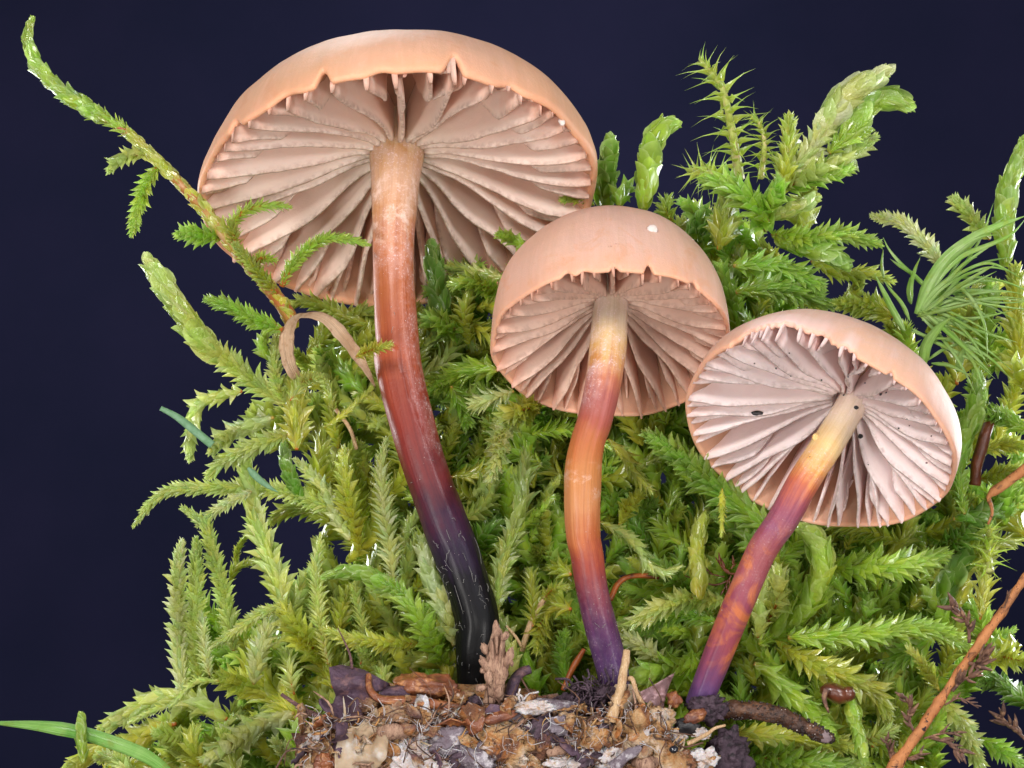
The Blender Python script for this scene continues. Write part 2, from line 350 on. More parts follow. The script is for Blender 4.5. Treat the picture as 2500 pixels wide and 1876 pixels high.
def mushroom(label, cx, cy, depth, lean, T, R, h, pn, tilt, waves, tear, counts, stem_pts, stem_lab, mats, seed, joint, droop=0.0, ecc=0.0, hang=(.02, .06), step=None):
    rs = random.Random(seed)
    x, y = cx * 2500 / 2212, cy * 2500 / 2212
    Cc = at(x, y, depth); f = (CAM_D + depth) / CAM_D * K2; R *= f; h *= f
    la, Ta = math.radians(lean), math.radians(T)
    g = np.array([math.sin(la), 0, math.cos(la)]); Y = np.array([0, 1.0, 0])
    a = math.cos(Ta) * g + math.sin(Ta) * Y; e2 = math.sin(Ta) * g - math.cos(Ta) * Y; e1 = np.array([math.cos(la), 0, -math.sin(la)])
    sp = spline(np.array([[px * 2500 / 2212, py * 2500 / 2212, d, w * K2] for px, py, d, w in stem_pts]), 220)
    raw = np.array([at(q[0], q[1], q[2]) for q in sp]); SP = raw; SRad = sp[:, 3] / 2 * (CAM_D + sp[:, 2]) / CAM_D
    cl = np.concatenate([[0], np.cumsum(np.linalg.norm(np.diff(SP, axis=0), axis=1))]); jl = np.linalg.norm(at(stem_pts[0][0] * 2500 / 2212, stem_pts[0][1] * 2500 / 2212, stem_pts[0][2]) - at(stem_pts[1][0] * 2500 / 2212, stem_pts[1][1] * 2500 / 2212, stem_pts[1][2]))
    tvv = np.clip((cl - jl) / (cl[-1] - jl), 0, 1)
    root = thing('mushroom', label, 'mushroom', SP[-1], 'brown mushrooms with widely spaced gills')
    zout = lambda r: h * np.maximum(0, 1 - np.minimum(1, r / R) ** pn) ** (1 / pn)
    zin = lambda r: np.maximum(zout(r) - R * (.040 + .18 * (1 - np.minimum(1, r / R)) ** .85), -.01 * R)
    def warp(P, phi):                          # P: (...,2) of r,z -> world
        r, z = P[..., 0], P[..., 1]; q = np.clip(r / R, 0, 1.1)
        z = z + R * tilt[0] * np.cos(phi - math.radians(tilt[1])) * q ** 3
        for k, am, ph in waves: z = z + R * am * np.sin(k * phi + ph) * q ** 5
        z = z - R * droop * np.clip(np.sin(phi), 0, 1) ** 2 * q ** 4
        rr = r * (1 + .012 * np.sin(3 * phi + seed) * q + .006 * np.sin(11 * phi + seed * 2) * q ** 4)
        d = np.cos(phi)[..., None] * e1 + np.sin(phi)[..., None] * e2
        return Cc + rr[..., None] * d + z[..., None] * a + (ecc * f * np.clip(1 - q, 0, 1))[..., None] * e1
    # --- cap: one closed skin, top, rolled lip and underside
    NP = 400; ph = np.arange(NP) / NP * 2 * math.pi - math.pi / 2
    tend = np.full(NP, math.pi / 2 - .02)
    torn = np.zeros(NP)
    for (c0, wd, dp, jag) in tear:
        c0, wd = math.radians(c0), math.radians(wd)
        dd = (ph - c0 + math.pi) % (2 * math.pi) - math.pi
        m = np.clip(1 - np.abs(dd) / wd, 0, 1) ** (.5 if jag else 1)
        if not jag: m = m * m * (3 - 2 * m)
        n_ = np.array([mnoise.fractal(Vector((q * 9, seed, 0)), 1, 2, 4) for q in ph]) if jag else 0
        tend -= math.radians(dp) * m * (1 + .8 * n_ if jag else 1)
        if jag: torn = np.maximum(torn, np.clip(m * 1.6 - .5 + .5 * n_, 0, 1))
    prof = []; torn_a = []; lip_a = []
    for k in range(34):
        s = (k / 33) ** .9; tt = tend * s; tt = np.maximum(tt, 1e-3)
        prof.append(np.stack([R * np.sin(tt) ** (2 / pn), h * np.cos(tt) ** (2 / pn)], 1)); torn_a.append(torn * max(0, (s - .86) / .14)); lip_a.append(np.full(NP, max(0, (s - .9) / .1) * .35))
    re, ze = prof[-1][:, 0], prof[-1][:, 1]
    for dr, dz in ((.002, -.011), (.008, -.022), (.018, -.029), (.029, -.028), (.038, -.016), (.043, .004)):
        prof.append(np.stack([re - R * dr, ze + R * dz], 1)); torn_a.append(torn); lip_a.append(np.full(NP, .6))
    rl = re - R * .043
    for k in range(1, 16):
        r = rl * (1 - k / 15); zi = zin(r); k2 = min(1, k / 3)
        prof.append(np.stack([np.maximum(r, 1e-4), ze + (np.maximum(zi, ze) - ze) * k2], 1)); torn_a.append(torn * 0); lip_a.append(np.full(NP, 0.2))
    PR = np.stack(prof, 0); nk = len(PR)
    V = warp(PR, np.broadcast_to(ph, PR.shape[:2])).reshape(-1, 3)
    nz = np.array([mnoise.fractal(Vector(v * 1.3), 1, 2, 3) for v in V])
    V = V + (nz * .012 * R)[:, None] * unit(V - Cc)
    F = [[k * NP + j, (k + 1) * NP + j, (k + 1) * NP + (j + 1) % NP, k * NP + (j + 1) % NP] for k in range(nk - 1) for j in range(NP)]
    F = [q[::-1] for q in F]
    mesh_obj('cap', V, F, mats[0], root, attrs={'torn': np.concatenate(torn_a), 'lip': np.concatenate(lip_a), 'cx': np.tile(np.cos(ph), nk), 'cy': np.tile(np.sin(ph), nk), 'cs': np.repeat(np.minimum(np.arange(nk) / 33, 1.0), NP), 'inn_shade': np.repeat(np.clip((np.arange(nk) - 38) / 2, 0, 1), NP)})
    # --- gills
    rst = SRad[10]; full, half, short = counts
    zj = joint * h
    slots = []
    for i in range(full):
        p0 = (i + rs.uniform(-.12, .12)) / full * 2 * math.pi
        slots.append((p0, 0.86 * rst / R))
        if i < half or half >= full: slots.append((p0 + math.pi / full * rs.uniform(.85, 1.15), rs.uniform(.42, .62)))
        for q in (.5, 1.5):
            if rs.random() < short * (.55 if math.sin(p0) > .2 else 1): slots.append((p0 + q * math.pi / full * rs.uniform(.85, 1.15), rs.uniform(.70, .84)))
    NR, NL = 18, 6
    for p0, rin in slots:
        rout = .978 + rs.uniform(-.012, .004)
        q = np.linspace(0, 1, NR); rho = rin + (rout - rin) * q; r = rho * R
        zt = zin(r) + .012 * R
        zf = zj * (1 - rho) ** 1.05 - R * .034 * np.clip((rho - .66) / .27, 0, 1) - R * rs.uniform(*hang) * np.clip(math.sin(p0) * .9 + .25, .0, 1) * np.clip((rho - .55) / .40, 0, 1) + R * rs.uniform(-.010, .008)
        zf = zf - R * .045 * np.sin(np.clip((rho - .25) / .72, 0, 1) * math.pi)         # bellied edge
        short_f = rin > .3
        if short_f: zf = zt - (zt - zf) * np.clip(q * (2.2 if rin < .66 else 1.7), 0, 1) ** .55 * (.92 if rin < .66 else .72)
        zf = zf + R * .006 * np.array([mnoise.fractal(Vector((rr * 11, p0 * 9, seed)), 1, 2, 4) for rr in rho])
        zt = np.maximum(zt, zf + .01 * R)
        L = np.linspace(0, 1, NL)
        Z = zt[:, None] * (1 - L) + zf[:, None] * L
        aw = rs.uniform(.012, .030) * R; f1 = rs.uniform(5, 9); p1 = rs.uniform(0, 6.3); le = rs.uniform(-.07, .07) * R
        lat = L[None, :] ** 1.3 * ((aw * np.sin(f1 * rho + p1) + le) * np.sin(np.clip(q * 1.1, 0, 1) * math.pi * .9) )[:, None]
        lat = lat + (.004 * R * np.array([[mnoise.noise(Vector((rr * 24, p0 * 9, l * 3))) for l in L] for rr in rho])) * L[None, :]
        th = R * .0150 * (1 - .10 * L) ; th[-1] = R * .0070; th[-2] = R * .0130
        dphi = (lat[:, :, None] + th[None, :, None] * np.array([-1, 1])) / np.maximum(r, .12 * R)[:, None, None]
        phi = p0 + dphi
        P = np.stack([np.broadcast_to(r[:, None, None], phi.shape), np.broadcast_to(Z[:, :, None], phi.shape)], -1)
        V = warp(P, phi).reshape(-1, 3)
        ix = lambda i, l, s: (i * NL + l) * 2 + s
        F = []
        for i in range(NR - 1):
            for l in range(NL - 1):
                F.append([ix(i, l, 0), ix(i + 1, l, 0), ix(i + 1, l + 1, 0), ix(i, l + 1, 0)])
                F.append([ix(i, l, 1), ix(i, l + 1, 1), ix(i + 1, l + 1, 1), ix(i + 1, l, 1)])
            F.append([ix(i, NL - 1, 0), ix(i + 1, NL - 1, 0), ix(i + 1, NL - 1, 1), ix(i, NL - 1, 1)])
        for i in (0, NR - 1):
            for l in range(NL - 1):
                F.append([ix(i, l, 0), ix(i, l + 1, 0), ix(i, l + 1, 1), ix(i, l, 1)])
        mesh_obj('gill', V, F, mats[1], root, attrs={'gr': np.repeat(rho, NL * 2), 'ge': np.tile(np.repeat(L, 2), NR)})
    # --- stem
    NU = 56; n = len(SP)
    Tn = tangents(SP); N = front_normal(Tn); B = np.cross(Tn, N)
    an = np.arange(NU) / NU * 2 * math.pi; u = ((an / (2 * math.pi)) + .5) % 1.0     # seam at the back, u=.5 to camera
    rad = np.repeat(SRad[:, None], NU, 1); vv = tvv
    for i in range(n):
        for j in range(NU):
            rad[i, j] *= 1 + .045 * mnoise.fractal(Vector((math.cos(an[j]) * 1.2, math.sin(an[j]) * 1.2, vv[i] * 7 + seed)), 1, 2, 3) + .012 * mnoise.noise(Vector((math.cos(an[j]) * 6, math.sin(an[j]) * 6, vv[i] * 6 + seed)))
    if step: rad = step(rad, vv, u)
    V = (SP[:, None, :] + rad[:, :, None] * (np.cos(an)[None, :, None] * N[:, None, :] + np.sin(an)[None, :, None] * B[:, None, :])).reshape(-1, 3)
    F = [[i * NU + j, i * NU + (j + 1) % NU, (i + 1) * NU + (j + 1) % NU, (i + 1) * NU + j] for i in range(n - 1) for j in range(NU)]
    F.append([(n - 1) * NU + j for j in range(NU)])
    mesh_obj('stem', V, F, mats[2], root, attrs={'tv': np.repeat(vv, NU), 'tu': np.tile(u, n)}, label=stem_lab)
    return root, SP, SRad, (Cc, a, e1, e2, R, h)

def stops(lst):
    y0, y1 = lst[0][0], lst[-1][0]
    return [((y - y0) / (y1 - y0), srgb(*c)) for y, c in lst]
G1 = mat_gill('gill tan', srgb(249, 232, 214), srgb(248, 221, 205), srgb(236, 186, 162))
G2 = mat_gill('gill pinkish', srgb(240, 210, 192), srgb(240, 204, 184), srgb(230, 174, 148))
G3 = mat_gill('gill pale', srgb(249, 229, 224), srgb(251, 232, 229), srgb(245, 214, 206))
C1 = mat_cap('cap peach', srgb(222, 168, 130), srgb(226, 176, 142), srgb(222, 172, 148))
C2 = mat_cap('cap peach pale', srgb(224, 176, 148), srgb(226, 182, 158), srgb(214, 172, 158))
C3 = mat_cap('cap peach rosy', srgb(224, 178, 150), srgb(226, 186, 168), srgb(216, 182, 176))
S1 = mat_stem('stem tan to black', stops([(286, (214, 190, 160)), (345, (208, 174, 134)), (385, (206, 154, 100)), (440, (212, 168, 136)), (500, (204, 148, 104)), (560, (190, 114, 72)),
     (650, (172, 94, 54)), (760, (160, 76, 46)), (800, (166, 80, 50)), (850, (148, 62, 40)), (930, (138, 48, 36)), (1030, (114, 40, 42)), (1100, (84, 33, 47)), (1150, (58, 27, 54)),
     (1200, (40, 24, 48)), (1260, (18, 14, 22)), (1330, (13, 13, 15)), (1420, (11, 11, 13)), (1510, (10, 10, 12))]),
     [(0.0, .13, .75, 0), (.10, .30, .45, 0), (.2, .62, .45, .34)], white=[(.10, .24, .7)])
S2 = mat_stem('stem cream to purple', stops([(618, (224, 206, 190)), (720, (222, 202, 172)), (770, (222, 188, 135)), (815, (222, 168, 92)), (855, (196, 118, 84)), (900, (168, 90, 84)), (940, (172, 88, 72)),
     (1000, (192, 112, 62)), (1060, (204, 134, 76)), (1120, (208, 140, 90)), (1180, (192, 106, 62)), (1230, (160, 72, 56)), (1280, (128, 56, 66)), (1340, (92, 46, 80)), (1410, (76, 44, 90)), (1512, (70, 48, 98))]),
     [(0.0, .28, .85, 0), (.16, .36, .75, .62), (.70, 1.0, .12, 0)], white=[(.455, .475, .9), (.47, .55, .45)])
S3 = mat_stem('stem pale to violet', stops([(0, (230, 212, 206)), (10, (230, 208, 186)), (16, (230, 205, 170)), (23, (232, 194, 130)), (29, (226, 158, 78)), (34, (198, 106, 74)), (40, (158, 80, 94)), (47, (140, 70, 100)), (55, (160, 80, 82)),
     (62, (156, 74, 84)), (72, (142, 68, 88)), (80, (150, 72, 80)), (88, (118, 62, 92)), (94, (100, 64, 108)), (100, (92, 70, 116))]),
     [(0.0, .2, .5, 0), (.22, .34, .5, 0), (.4, .7, .12, 0)], blotch=(.44, .90, srgb(196, 110, 62)), fibril=.40)

def step1(rad, vv, u):
    """the outer skin of the big stem stands proud below a curved tear"""
    out = rad.copy()
    for i, v in enumerate(vv):
        w = 1 - u; edge = .402 - .012 * np.sin(np.clip((w - .2) / .3, 0, 1) * 3.1) + 2.4 * np.clip(w - .50, 0, 1) + .003 * np.sin(w * 37)
        m = np.clip((v - edge) / .004, 0, 1) * (w < .66) * (v < .75) * np.clip((w - .05) / .1, 0, 1)
        out[i] *= 1 + .17 * m * np.clip((.62 - v) / .2, 0, 1)
    return out
m1, SP1, SR1, fr1 = mushroom('largest mushroom, tall with a broad cap, tan to black stem', 861.3, 415.6, 0.0, 0.5, 32.5, 429, 271, 2.15, (.085, 8), [(2, .012, .5), (5, .008, 1.0), (9, .006, 2.0)],
    [(109, 3.0, 7, 0), (73, 3.4, 8, 0), (141, 3.4, 4, 0), (93, 5, 1.6, 0), (121, 7, 2, 0), (55, 6, 2.2, 0)], (24, 24, .95),
    [(859, 235, .52, 128), (858, 284, .38, 124), (857, 325, .27, 121), (854, 385, .08, 107), (852, 450, -.08, 98), (850, 531, -.2, 90), (851, 600, -.26, 88), (855, 683, -.32, 90), (863, 778, -.36, 92), (870, 820, -.38, 93), (884, 885, -.4, 92), (914, 997, -.44, 95),
     (956, 1117, -.48, 100), (987, 1200, -.5, 98), (1010, 1265, -.52, 95), (1030, 1335, -.54, 97), (1027, 1400, -.55, 88), (1019, 1450, -.55, 68), (1018, 1515, -.55, 50)],
    None, (C1, G1, S1), 3, .40, droop=.05, hang=(.02, .065), step=step1)
m2, SP2, SR2, fr2 = mushroom('middle mushroom with a rounded bell cap and upright cream to purple stem', 1322.2, 752, -.8, -1, 37.5, 261, 320, 2.3, (.02, 180), [(3, .012, .2), (7, .008, 1.0)],
    [(90, 3, 1.6, 0), (74, 2.8, 3.4, 0), (113, 4, 1.5, 0), (104, 5, 1.0, 0), (50, 4, 1.4, 0)], (24, 24, .9),
    [(1322, 575, -.2, 82), (1322, 615, -.32, 80), (1320, 651, -.46, 76), (1316, 700, -.63, 78), (1313, 753, -.80, 80), (1303, 828, -1.0, 77), (1286, 904, -1.02, 76), (1270, 955, -1.03, 75), (1261, 1006, -1.03, 78), (1258, 1082, -1.02, 78), (1260, 1158, -1.0, 74),
     (1267, 1195, -1.0, 72), (1280, 1279, -.98, 70), (1300, 1363, -.95, 70), (1322, 1447, -.92, 70), (1331, 1510, -.9, 66)],
    None, (C2, G2, S2), 11, .42, hang=(.02, .07))
m3, SP3, SR3, fr3 = mushroom('right mushroom leaning right, pale gills and a torn cap rim', 1765, 944, -1.2, 27.3, 37.6, 302, 226, 2.2, (.02, 0), [(2, .014, 2.2), (6, .008, 1.0)],
    [(128, 24, 9, 1), (100, 4, 5, 1), (80, 2, 3, 0)], (28, 28, .8),
    [(1869, 821, -.70, 70), (1861, 838, -.77, 69), (1846, 864, -.88, 68), (1820, 908, -1.02, 68), (1785, 965, -1.18, 68), (1757, 1008, -1.24, 69), (1727, 1056, -1.26, 70), (1690, 1125, -1.24, 67), (1640, 1201, -1.2, 65), (1580, 1342, -1.12, 66), (1519, 1496, -1.05, 60), (1508, 1525, -1.03, 58)],
    None, (C3, G3, S3), 7, .60, ecc=30, hang=(.01, .045))

# small marks that sit on the mushrooms
M_WHITE = mat_simple('white crumb', (.72, .62, .58), (.62, .50, .45), 8, .6, .3, 30, sss=.1)
M_BLACK = mat_simple('black grain', (.010, .010, .012), (.03, .025, .025), 8, .35, .5, 20)
def bit(root, name, reg, p, d, r, mat, seed=1, amp=.25, rot=0.0, label=None):
    x, y = src(reg, p); s = REG[reg][2] * K
    V, F = lump(at(x, y, d), (r[0] * s, r[1] * s if len(r) > 2 else min(r) * s * .7, (r[2] if len(r) > 2 else r[1]) * s), 2, amp, 1.6, seed, rot)
    return mesh_obj(name, V, F, mat, root, label=label)
def surf(fr, phi, ang, off=0.0):
    Cc, a, e1, e2, R, h = fr; p, t_ = math.radians(phi), math.radians(ang)
    d = math.cos(p) * e1 + math.sin(p) * e2
    return Cc + R * math.sin(t_) * d * (1 + off) + h * math.cos(t_) * a * (1 + off)
from mathutils.bvhtree import BVHTree
def bvh(root, names):
    V, F, n = [], [], 0
    for o in root.children:
        if o.name.split('.')[0] in names:
            V += [v.co + root.location for v in o.data.vertices]; F += [[i + n for i in q.vertices] for q in o.data.polygons]; n += len(o.data.vertices)
    return BVHTree.FromPolygons(V, F)
def stuck(tree, root, name, reg, p, r, mat, seed, amp=.25):
    """a grain set down where the line of sight through p meets the mushroom"""
    x, y = src(reg, p); d = unit(at(x, y, 0) - np.array([0, -CAM_D, 0])); h_ = tree.ray_cast(Vector((0, -CAM_D, 0)), Vector(d))[0]
    if h_ is None: return
    s_ = REG[reg][2] * K; V, F = lump(np.array(h_) - d * r[1] * s_ * .3, (r[0] * s_, min(r) * s_ * .6, r[1] * s_), 3, amp, 1.1, seed)
    mesh_obj(name, V, F, mat, root)
M_BLIS = mat_simple('amber blister', srgb(226, 184, 116), srgb(228, 190, 130), 6, .25, .05, 10, sss=.3)
T3 = bvh(m3, ('gill', 'stem', 'cap'))
stuck(T3, m3, 'blister', 'L', (604, 690), (26, 30), M_BLIS, 2, .06)
for i, (px, py, r) in enumerate([(400, 40, 7), (298, 158, 8), (132, 120, 6), (412, 216, 6), (648, 248, 8), (852, 222, 8), (935, 205, 6), (988, 272, 8), (1110, 358, 14), (1150, 345, 8), (1245, 620, 8), (1328, 600, 6), (1310, 548, 5), (1498, 680, 7), (1460, 887, 8), (950, 682, 20), (916, 460, 18), (822, 365, 8), (560, 840, 5), (1010, 900, 5)]):
    stuck(T3, m3, 'soil_grain', 'L', (px, py), (r, r * .8), M_BLACK, i)
stuck(T3, m3, 'soil_grain', 'L', (155, 504), (42, 17), M_BLACK, 31, .3)
T2 = bvh(m2, ('cap',)); T1 = bvh(m1, ('cap',))
stuck(T2, m2, 'white_crumb', 'Q', (1408, 496), (11, 9), M_WHITE, 2, .3); stuck(T1, m1, 'white_crumb', 'Q', (1213, 262), (7, 9), M_WHITE, 3, .3)
# pale fibres and dust on the stems
M_FIB = mat_simple('pale fibre', (.26, .26, .25), (.36, .34, .32), 9, .6, .1, 20, transl=.3)
def fibres(root, SP, SR, v0, v1, n, seed, ln=(.05, .16), th=.0035):
    rs = random.Random(seed); parts = []; N = front_normal(tangents(SP)); B = np.cross(tangents(SP), N); T = tangents(SP)
    for _ in range(n):
        i = int(rs.uniform(v0, v1) * (len(SP) - 1)); an = rs.uniform(-1.25, 1.25); l = rs.uniform(*ln)
        dirv = rs.choice([-1, 1]) * T[i] * rs.uniform(.3, 1) + B[i] * rs.uniform(-.7, .7); bend = rs.uniform(-.6, .6)
        P = []
        for k in range(6):
            q = k / 5; aa = an + q * l * (dirv @ B[i]) / SR[i] + bend * q * q * l
            j = int(np.clip(i + q * l * (dirv @ T[i]) / (path_len(SP) / len(SP)), 0, len(SP) - 1))
            P.append(SP[j] + (SR[j] * 1.07 + .008 + .012 * math.sin(q * 3.1)) * (math.cos(aa) * N[j] + math.sin(aa) * B[j]))
        parts.append(tube(np.array(P), th * rs.uniform(.6, 1.3), 4))
    V, F = merge(parts); mesh_obj('fibre', V, F, M_FIB, root, kind='stuff')
def dust(root, SP, SR, v0, v1, n, seed, r=(.003, .0085)):
    rs = random.Random(seed); parts = []; N = front_normal(tangents(SP)); B = np.cross(tangents(SP), N)
    for _ in range(n):
        i = int(rs.uniform(v0, v1) * (len(SP) - 1)); an = rs.uniform(-1.4, 1.4); rr = rs.uniform(*r) * rs.uniform(.4, 1)
        parts.append((ICO[1][0] * rr + SP[i] + SR[i] * 1.035 * (math.cos(an) * N[i] + math.sin(an) * B[i]), ICO[1][1]))
    V, F = merge(parts); mesh_obj('dust', V, F, M_WHITE, root, kind='stuff')
fibres(m1, SP1, SR1, .72, .98, 46, 5, (.03, .12), .0020); fibres(m1, SP1, SR1, .76, .86, 3, 9, (.25, .4), .0024); fibres(m1, SP1, SR1, .3, .7, 10, 6, (.03, .07), .002)
dust(m1, SP1, SR1, .2, .98, 70, 1, (.002, .006)); dust(m2, SP2, SR2, .6, .98, 36, 2, (.002, .005)); dust(m3, SP3, SR3, .3, .9, 10, 3, (.002, .005)); fibres(m2, SP2, SR2, .8, .98, 14, 8, (.03, .09), .002)

# ------------------------------------------------------------------ moss leaves
def leaf_template(kind, seed):
    rs = random.Random(seed)
    if kind == 'ovate':   S = [0, .18, .42, .66, .86, 1]; W = [.60, .97, 1.0, .70, .28, .0]; cup, rec = .26, .02
    elif kind == 'scale': S = [0, .22, .48, .72, .90, 1]; W = [.55, .95, 1.0, .82, .42, .06]; cup, rec = .30, -.16
    elif kind == 'hair':  S = [0, .12, .28, .45, .70, 1]; W = [.95, 1.0, .58, .26, .11, .0]; cup, rec = .14, .62
    elif kind == 'lance': S = [0, .15, .40, .65, .85, 1]; W = [.60, .95, .90, .60, .28, .0]; cup, rec = .14, .05
    tw = rs.uniform(-.25, .25); sd = rs.uniform(-.08, .08); wv = rs.uniform(-.05, .05)
    V = []; lv = []
    for s, w in zip(S, W):
        for x in (-.5, -.26, 0, .26, .5):
            xx = x * w; z = -cup * (2 * x) ** 2 * w + rec * s * s + wv * math.sin(s * 7) + .012 * (x == 0) * w
            z += tw * xx * s; V.append((xx + sd * s * s, s, z)); lv.append(s)
    F = [[i * 5 + j, i * 5 + j + 1, (i + 1) * 5 + j + 1, (i + 1) * 5 + j] for i in range(5) for j in range(4)]
    return np.array(V), F, np.array(lv)
TEMPL = {}; TMESH = {}; KEEP = [i * 5 + j for i in range(6) for j in (0, 2, 4)]; F3 = [[i * 3 + j, i * 3 + j + 1, (i + 1) * 3 + j + 1, (i + 1) * 3 + j] for i in range(5) for j in range(2)]
for kd in ('ovate', 'scale', 'hair', 'lance'):
    for q in range(4):
        V, F, lv = leaf_template(kd, hash(kd) % 7 * 0 + q * 5 + len(kd)); TEMPL[kd, q] = (V[KEEP], F3, lv[KEEP]); lx = np.tile([1, .5, 0, .5, 1.0], 6)
        me = bpy.data.meshes.new('leaf'); me.from_pydata(V.tolist(), [], F)
        at_ = me.attributes.new('lv', 'FLOAT', 'POINT'); at_.data.foreach_set('value', lv); at_ = me.attributes.new('lx', 'FLOAT', 'POINT'); at_.data.foreach_set('value', lx)
        me.polygons.foreach_set('use_smooth', [True] * len(me.polygons)); me.materials.append(M_LEAF); TMESH[kd, q] = me
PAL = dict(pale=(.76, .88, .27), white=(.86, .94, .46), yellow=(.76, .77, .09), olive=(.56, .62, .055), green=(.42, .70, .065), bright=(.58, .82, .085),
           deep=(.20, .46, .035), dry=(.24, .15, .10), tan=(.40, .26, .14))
#        template alpha0 alpha1  L/W   w/L   off   dens
KIND = dict(feather=('ovate', 37, 9, .58, .37, .13, 4.6), worm=('scale', 19, 5, .88, .76, .225, 1.4), star=('lance', 42, 10, .66, .30, .07, 3.2), thin=('lance', 24, 7, 1.05, .42, .06, 1.8),
            square=('hair', 56, 24, .66, .30, .12, 1.9), broad=('ovate', 36, 12, .68, .54, .08, 2.1), dry=('lance', 32, 14, .62, .30, .03, .9))
def leaf_mats(C, W, kinds, rs, pal, dens=1.0, taper=True):
    """matrices, template keys and colours of the leaves of one shoot; C runs from its foot to its tip"""
    Ltot = path_len(C); n = len(C); T = tangents(C); N = front_normal(T); B = np.cross(T, N)
    out = []; s = 0.0; i = 0
    base = np.array(PAL[pal]); tipc = base * .72 + np.array([.72, .88, .34]) * .28
    sh = rs.uniform(.88, 1.12); az0 = rs.uniform(0, 6.28)
    while s < 1.0:
        k = kinds[0] if len(kinds) == 1 or s < kinds[2] else kinds[1]
        tmpl, a0, a1, LW, wl, off, dn = KIND[k]
        j = min(n - 1, int(s * (n - 1))); tw = 1.0
        if taper: tw = min(1.0, .55 + s * 3.0) * (1.0 if s < .70 else 1.0 - .58 * ((s - .70) / .30) ** 2.0)
        w_ = W * tw; L = w_ * LW * rs.uniform(.86, 1.14)
        if k == 'worm': L = w_ * LW * rs.uniform(.95, 1.2)
        al = math.radians((a0 + (a1 - a0) * (max(0, s - .35) / .65) ** 1.2) + rs.gauss(0, 5))
        az = az0 + i * 2.39996 + rs.gauss(0, .14)
        if k in ('feather', 'broad'):                        # leaves spread more to the two sides
            az = az + .28 * math.sin(2 * az) * -1
        nr = math.cos(az) * N[j] + math.sin(az) * B[j]
        wd = np.cross(T[j], nr); d = math.cos(al) * T[j] + math.sin(al) * nr; nm = math.cos(al) * nr - math.sin(al) * T[j]
        rl = rs.gauss(0, .16); wd, nm = math.cos(rl) * wd + math.sin(rl) * nm, math.cos(rl) * nm - math.sin(rl) * wd
        o = C[j] + nr * off * w_ - (T[j] * L * .35 if k == 'worm' else 0)
        M = np.eye(4); M[:3, 0] = wd * L * wl * rs.uniform(.85, 1.15); M[:3, 1] = d * L; M[:3, 2] = nm * L * (1.0 if k != 'worm' else wl); M[:3, 3] = o
        q = s ** 1.5; c = (base * (1 - q) + tipc * q) * sh * rs.uniform(.80, 1.18)
        c = c * np.array([rs.uniform(.86, 1.12), 1, rs.uniform(.7, 1.3)])
        out.append((M, (tmpl, rs.randrange(4)), np.clip(c, 0, .9)))
        s += (W * .118 / dn / dens) / Ltot * (1.0 if s < .8 else .75); i += 1
    return out
M_STEMO = mat_simple('moss stem orange', srgb(205, 120, 40), srgb(150, 80, 35), 6, .45, .2, 20, transl=.15)
M_STEMG = mat_simple('moss stem green', srgb(150, 150, 60), srgb(190, 130, 60), 6, .45, .2, 20, transl=.2)
M_STEMR = mat_simple('moss stem reddish', srgb(160, 84, 44), srgb(170, 140, 60), 3, .4, .3, 20, transl=.1, c3=srgb(196, 150, 110))
M_STEMP = mat_simple('moss stem pale', srgb(206, 212, 130), srgb(176, 186, 84), 7, .35, .3, 16, transl=.25, c3=srgb(222, 190, 150), coat=.3)
def put_leaves(root, lm, joined, name='leaf'):
    base = np.array(root.location)
    if joined:
        Vs, Fs, cs, ls, n = [], [], [], [], 0
        for M, key, c in lm:
            V, F, lv = TEMPL[key]; Vs.append(V @ M[:3, :3].T + M[:3, 3]); Fs.append(np.array(F) + n); n += len(V)
            cs.append(np.repeat(c[None], len(V), 0)); ls.append(lv)
        mesh_obj('leaves', np.vstack(Vs), np.vstack(Fs), M_LEAFJ, root, attrs={'Col': np.vstack(cs), 'lv': np.concatenate(ls), 'lx': np.tile([1.0, 0, 1.0], n // 3)}, kind='stuff')
    else:
        for M, key, c in lm:
            o = bpy.data.objects.new(name, TMESH[key]); COL.objects.link(o); o.parent = root
            M2 = M.copy(); M2[:3, 3] -= base
            o.matrix_basis = Matrix(M2.tolist()); o.color = (*[float(x) for x in c], 1)
def shoot(reg, kinds, W, d, pal, pts, label, joined=None, group='moss shoots of the green cushion', stem=None, dens=1.0, seed=None, taper=True):
    kinds = (kinds,) if isinstance(kinds, str) else kinds
    P = pts3(reg, pts, d); C = spline(P, 60); dm = P[:, 1].mean(); W = W * (1.0 if kinds[0] == 'square' else 1.25 if kinds[0] in ('worm', 'thin') else 1.28)
    Ww = W * REG[reg][2] * K * (CAM_D + dm) / CAM_D
    rs = random.Random(seed if seed is not None else hash_s(label))
    # a little sway in depth so that no shoot lies in a plane
    sw = rs.uniform(.3, .8) * Ww; ph = rs.uniform(0, 6.28); C[:, 1] += sw * np.sin(np.linspace(0, 1, 60) * rs.uniform(2, 5) + ph)
    root = thing('moss_shoot', label, 'moss', C[0], group)
    if kinds[0] == 'square': stem = M_STEMP
    if stem is None: stem = M_STEMO if pal in ('yellow', 'pale', 'olive') else M_STEMG
    V, F = tube(C[::2], np.linspace(1.0, .35, 30) * Ww * (.050 if kinds[0] != 'square' else .125), 7); mesh_obj('stem', V, F, stem, root)
    lm = leaf_mats(C, Ww, kinds, rs, pal, dens, taper)
    if joined is None: joined = W * REG[reg][2] < 32 or dm > .32
    put_leaves(root, lm, joined)
    return root
def hash_s(s):
    h = 7
    for ch in s: h = (h * 131 + ord(ch)) % 1000003
    return h

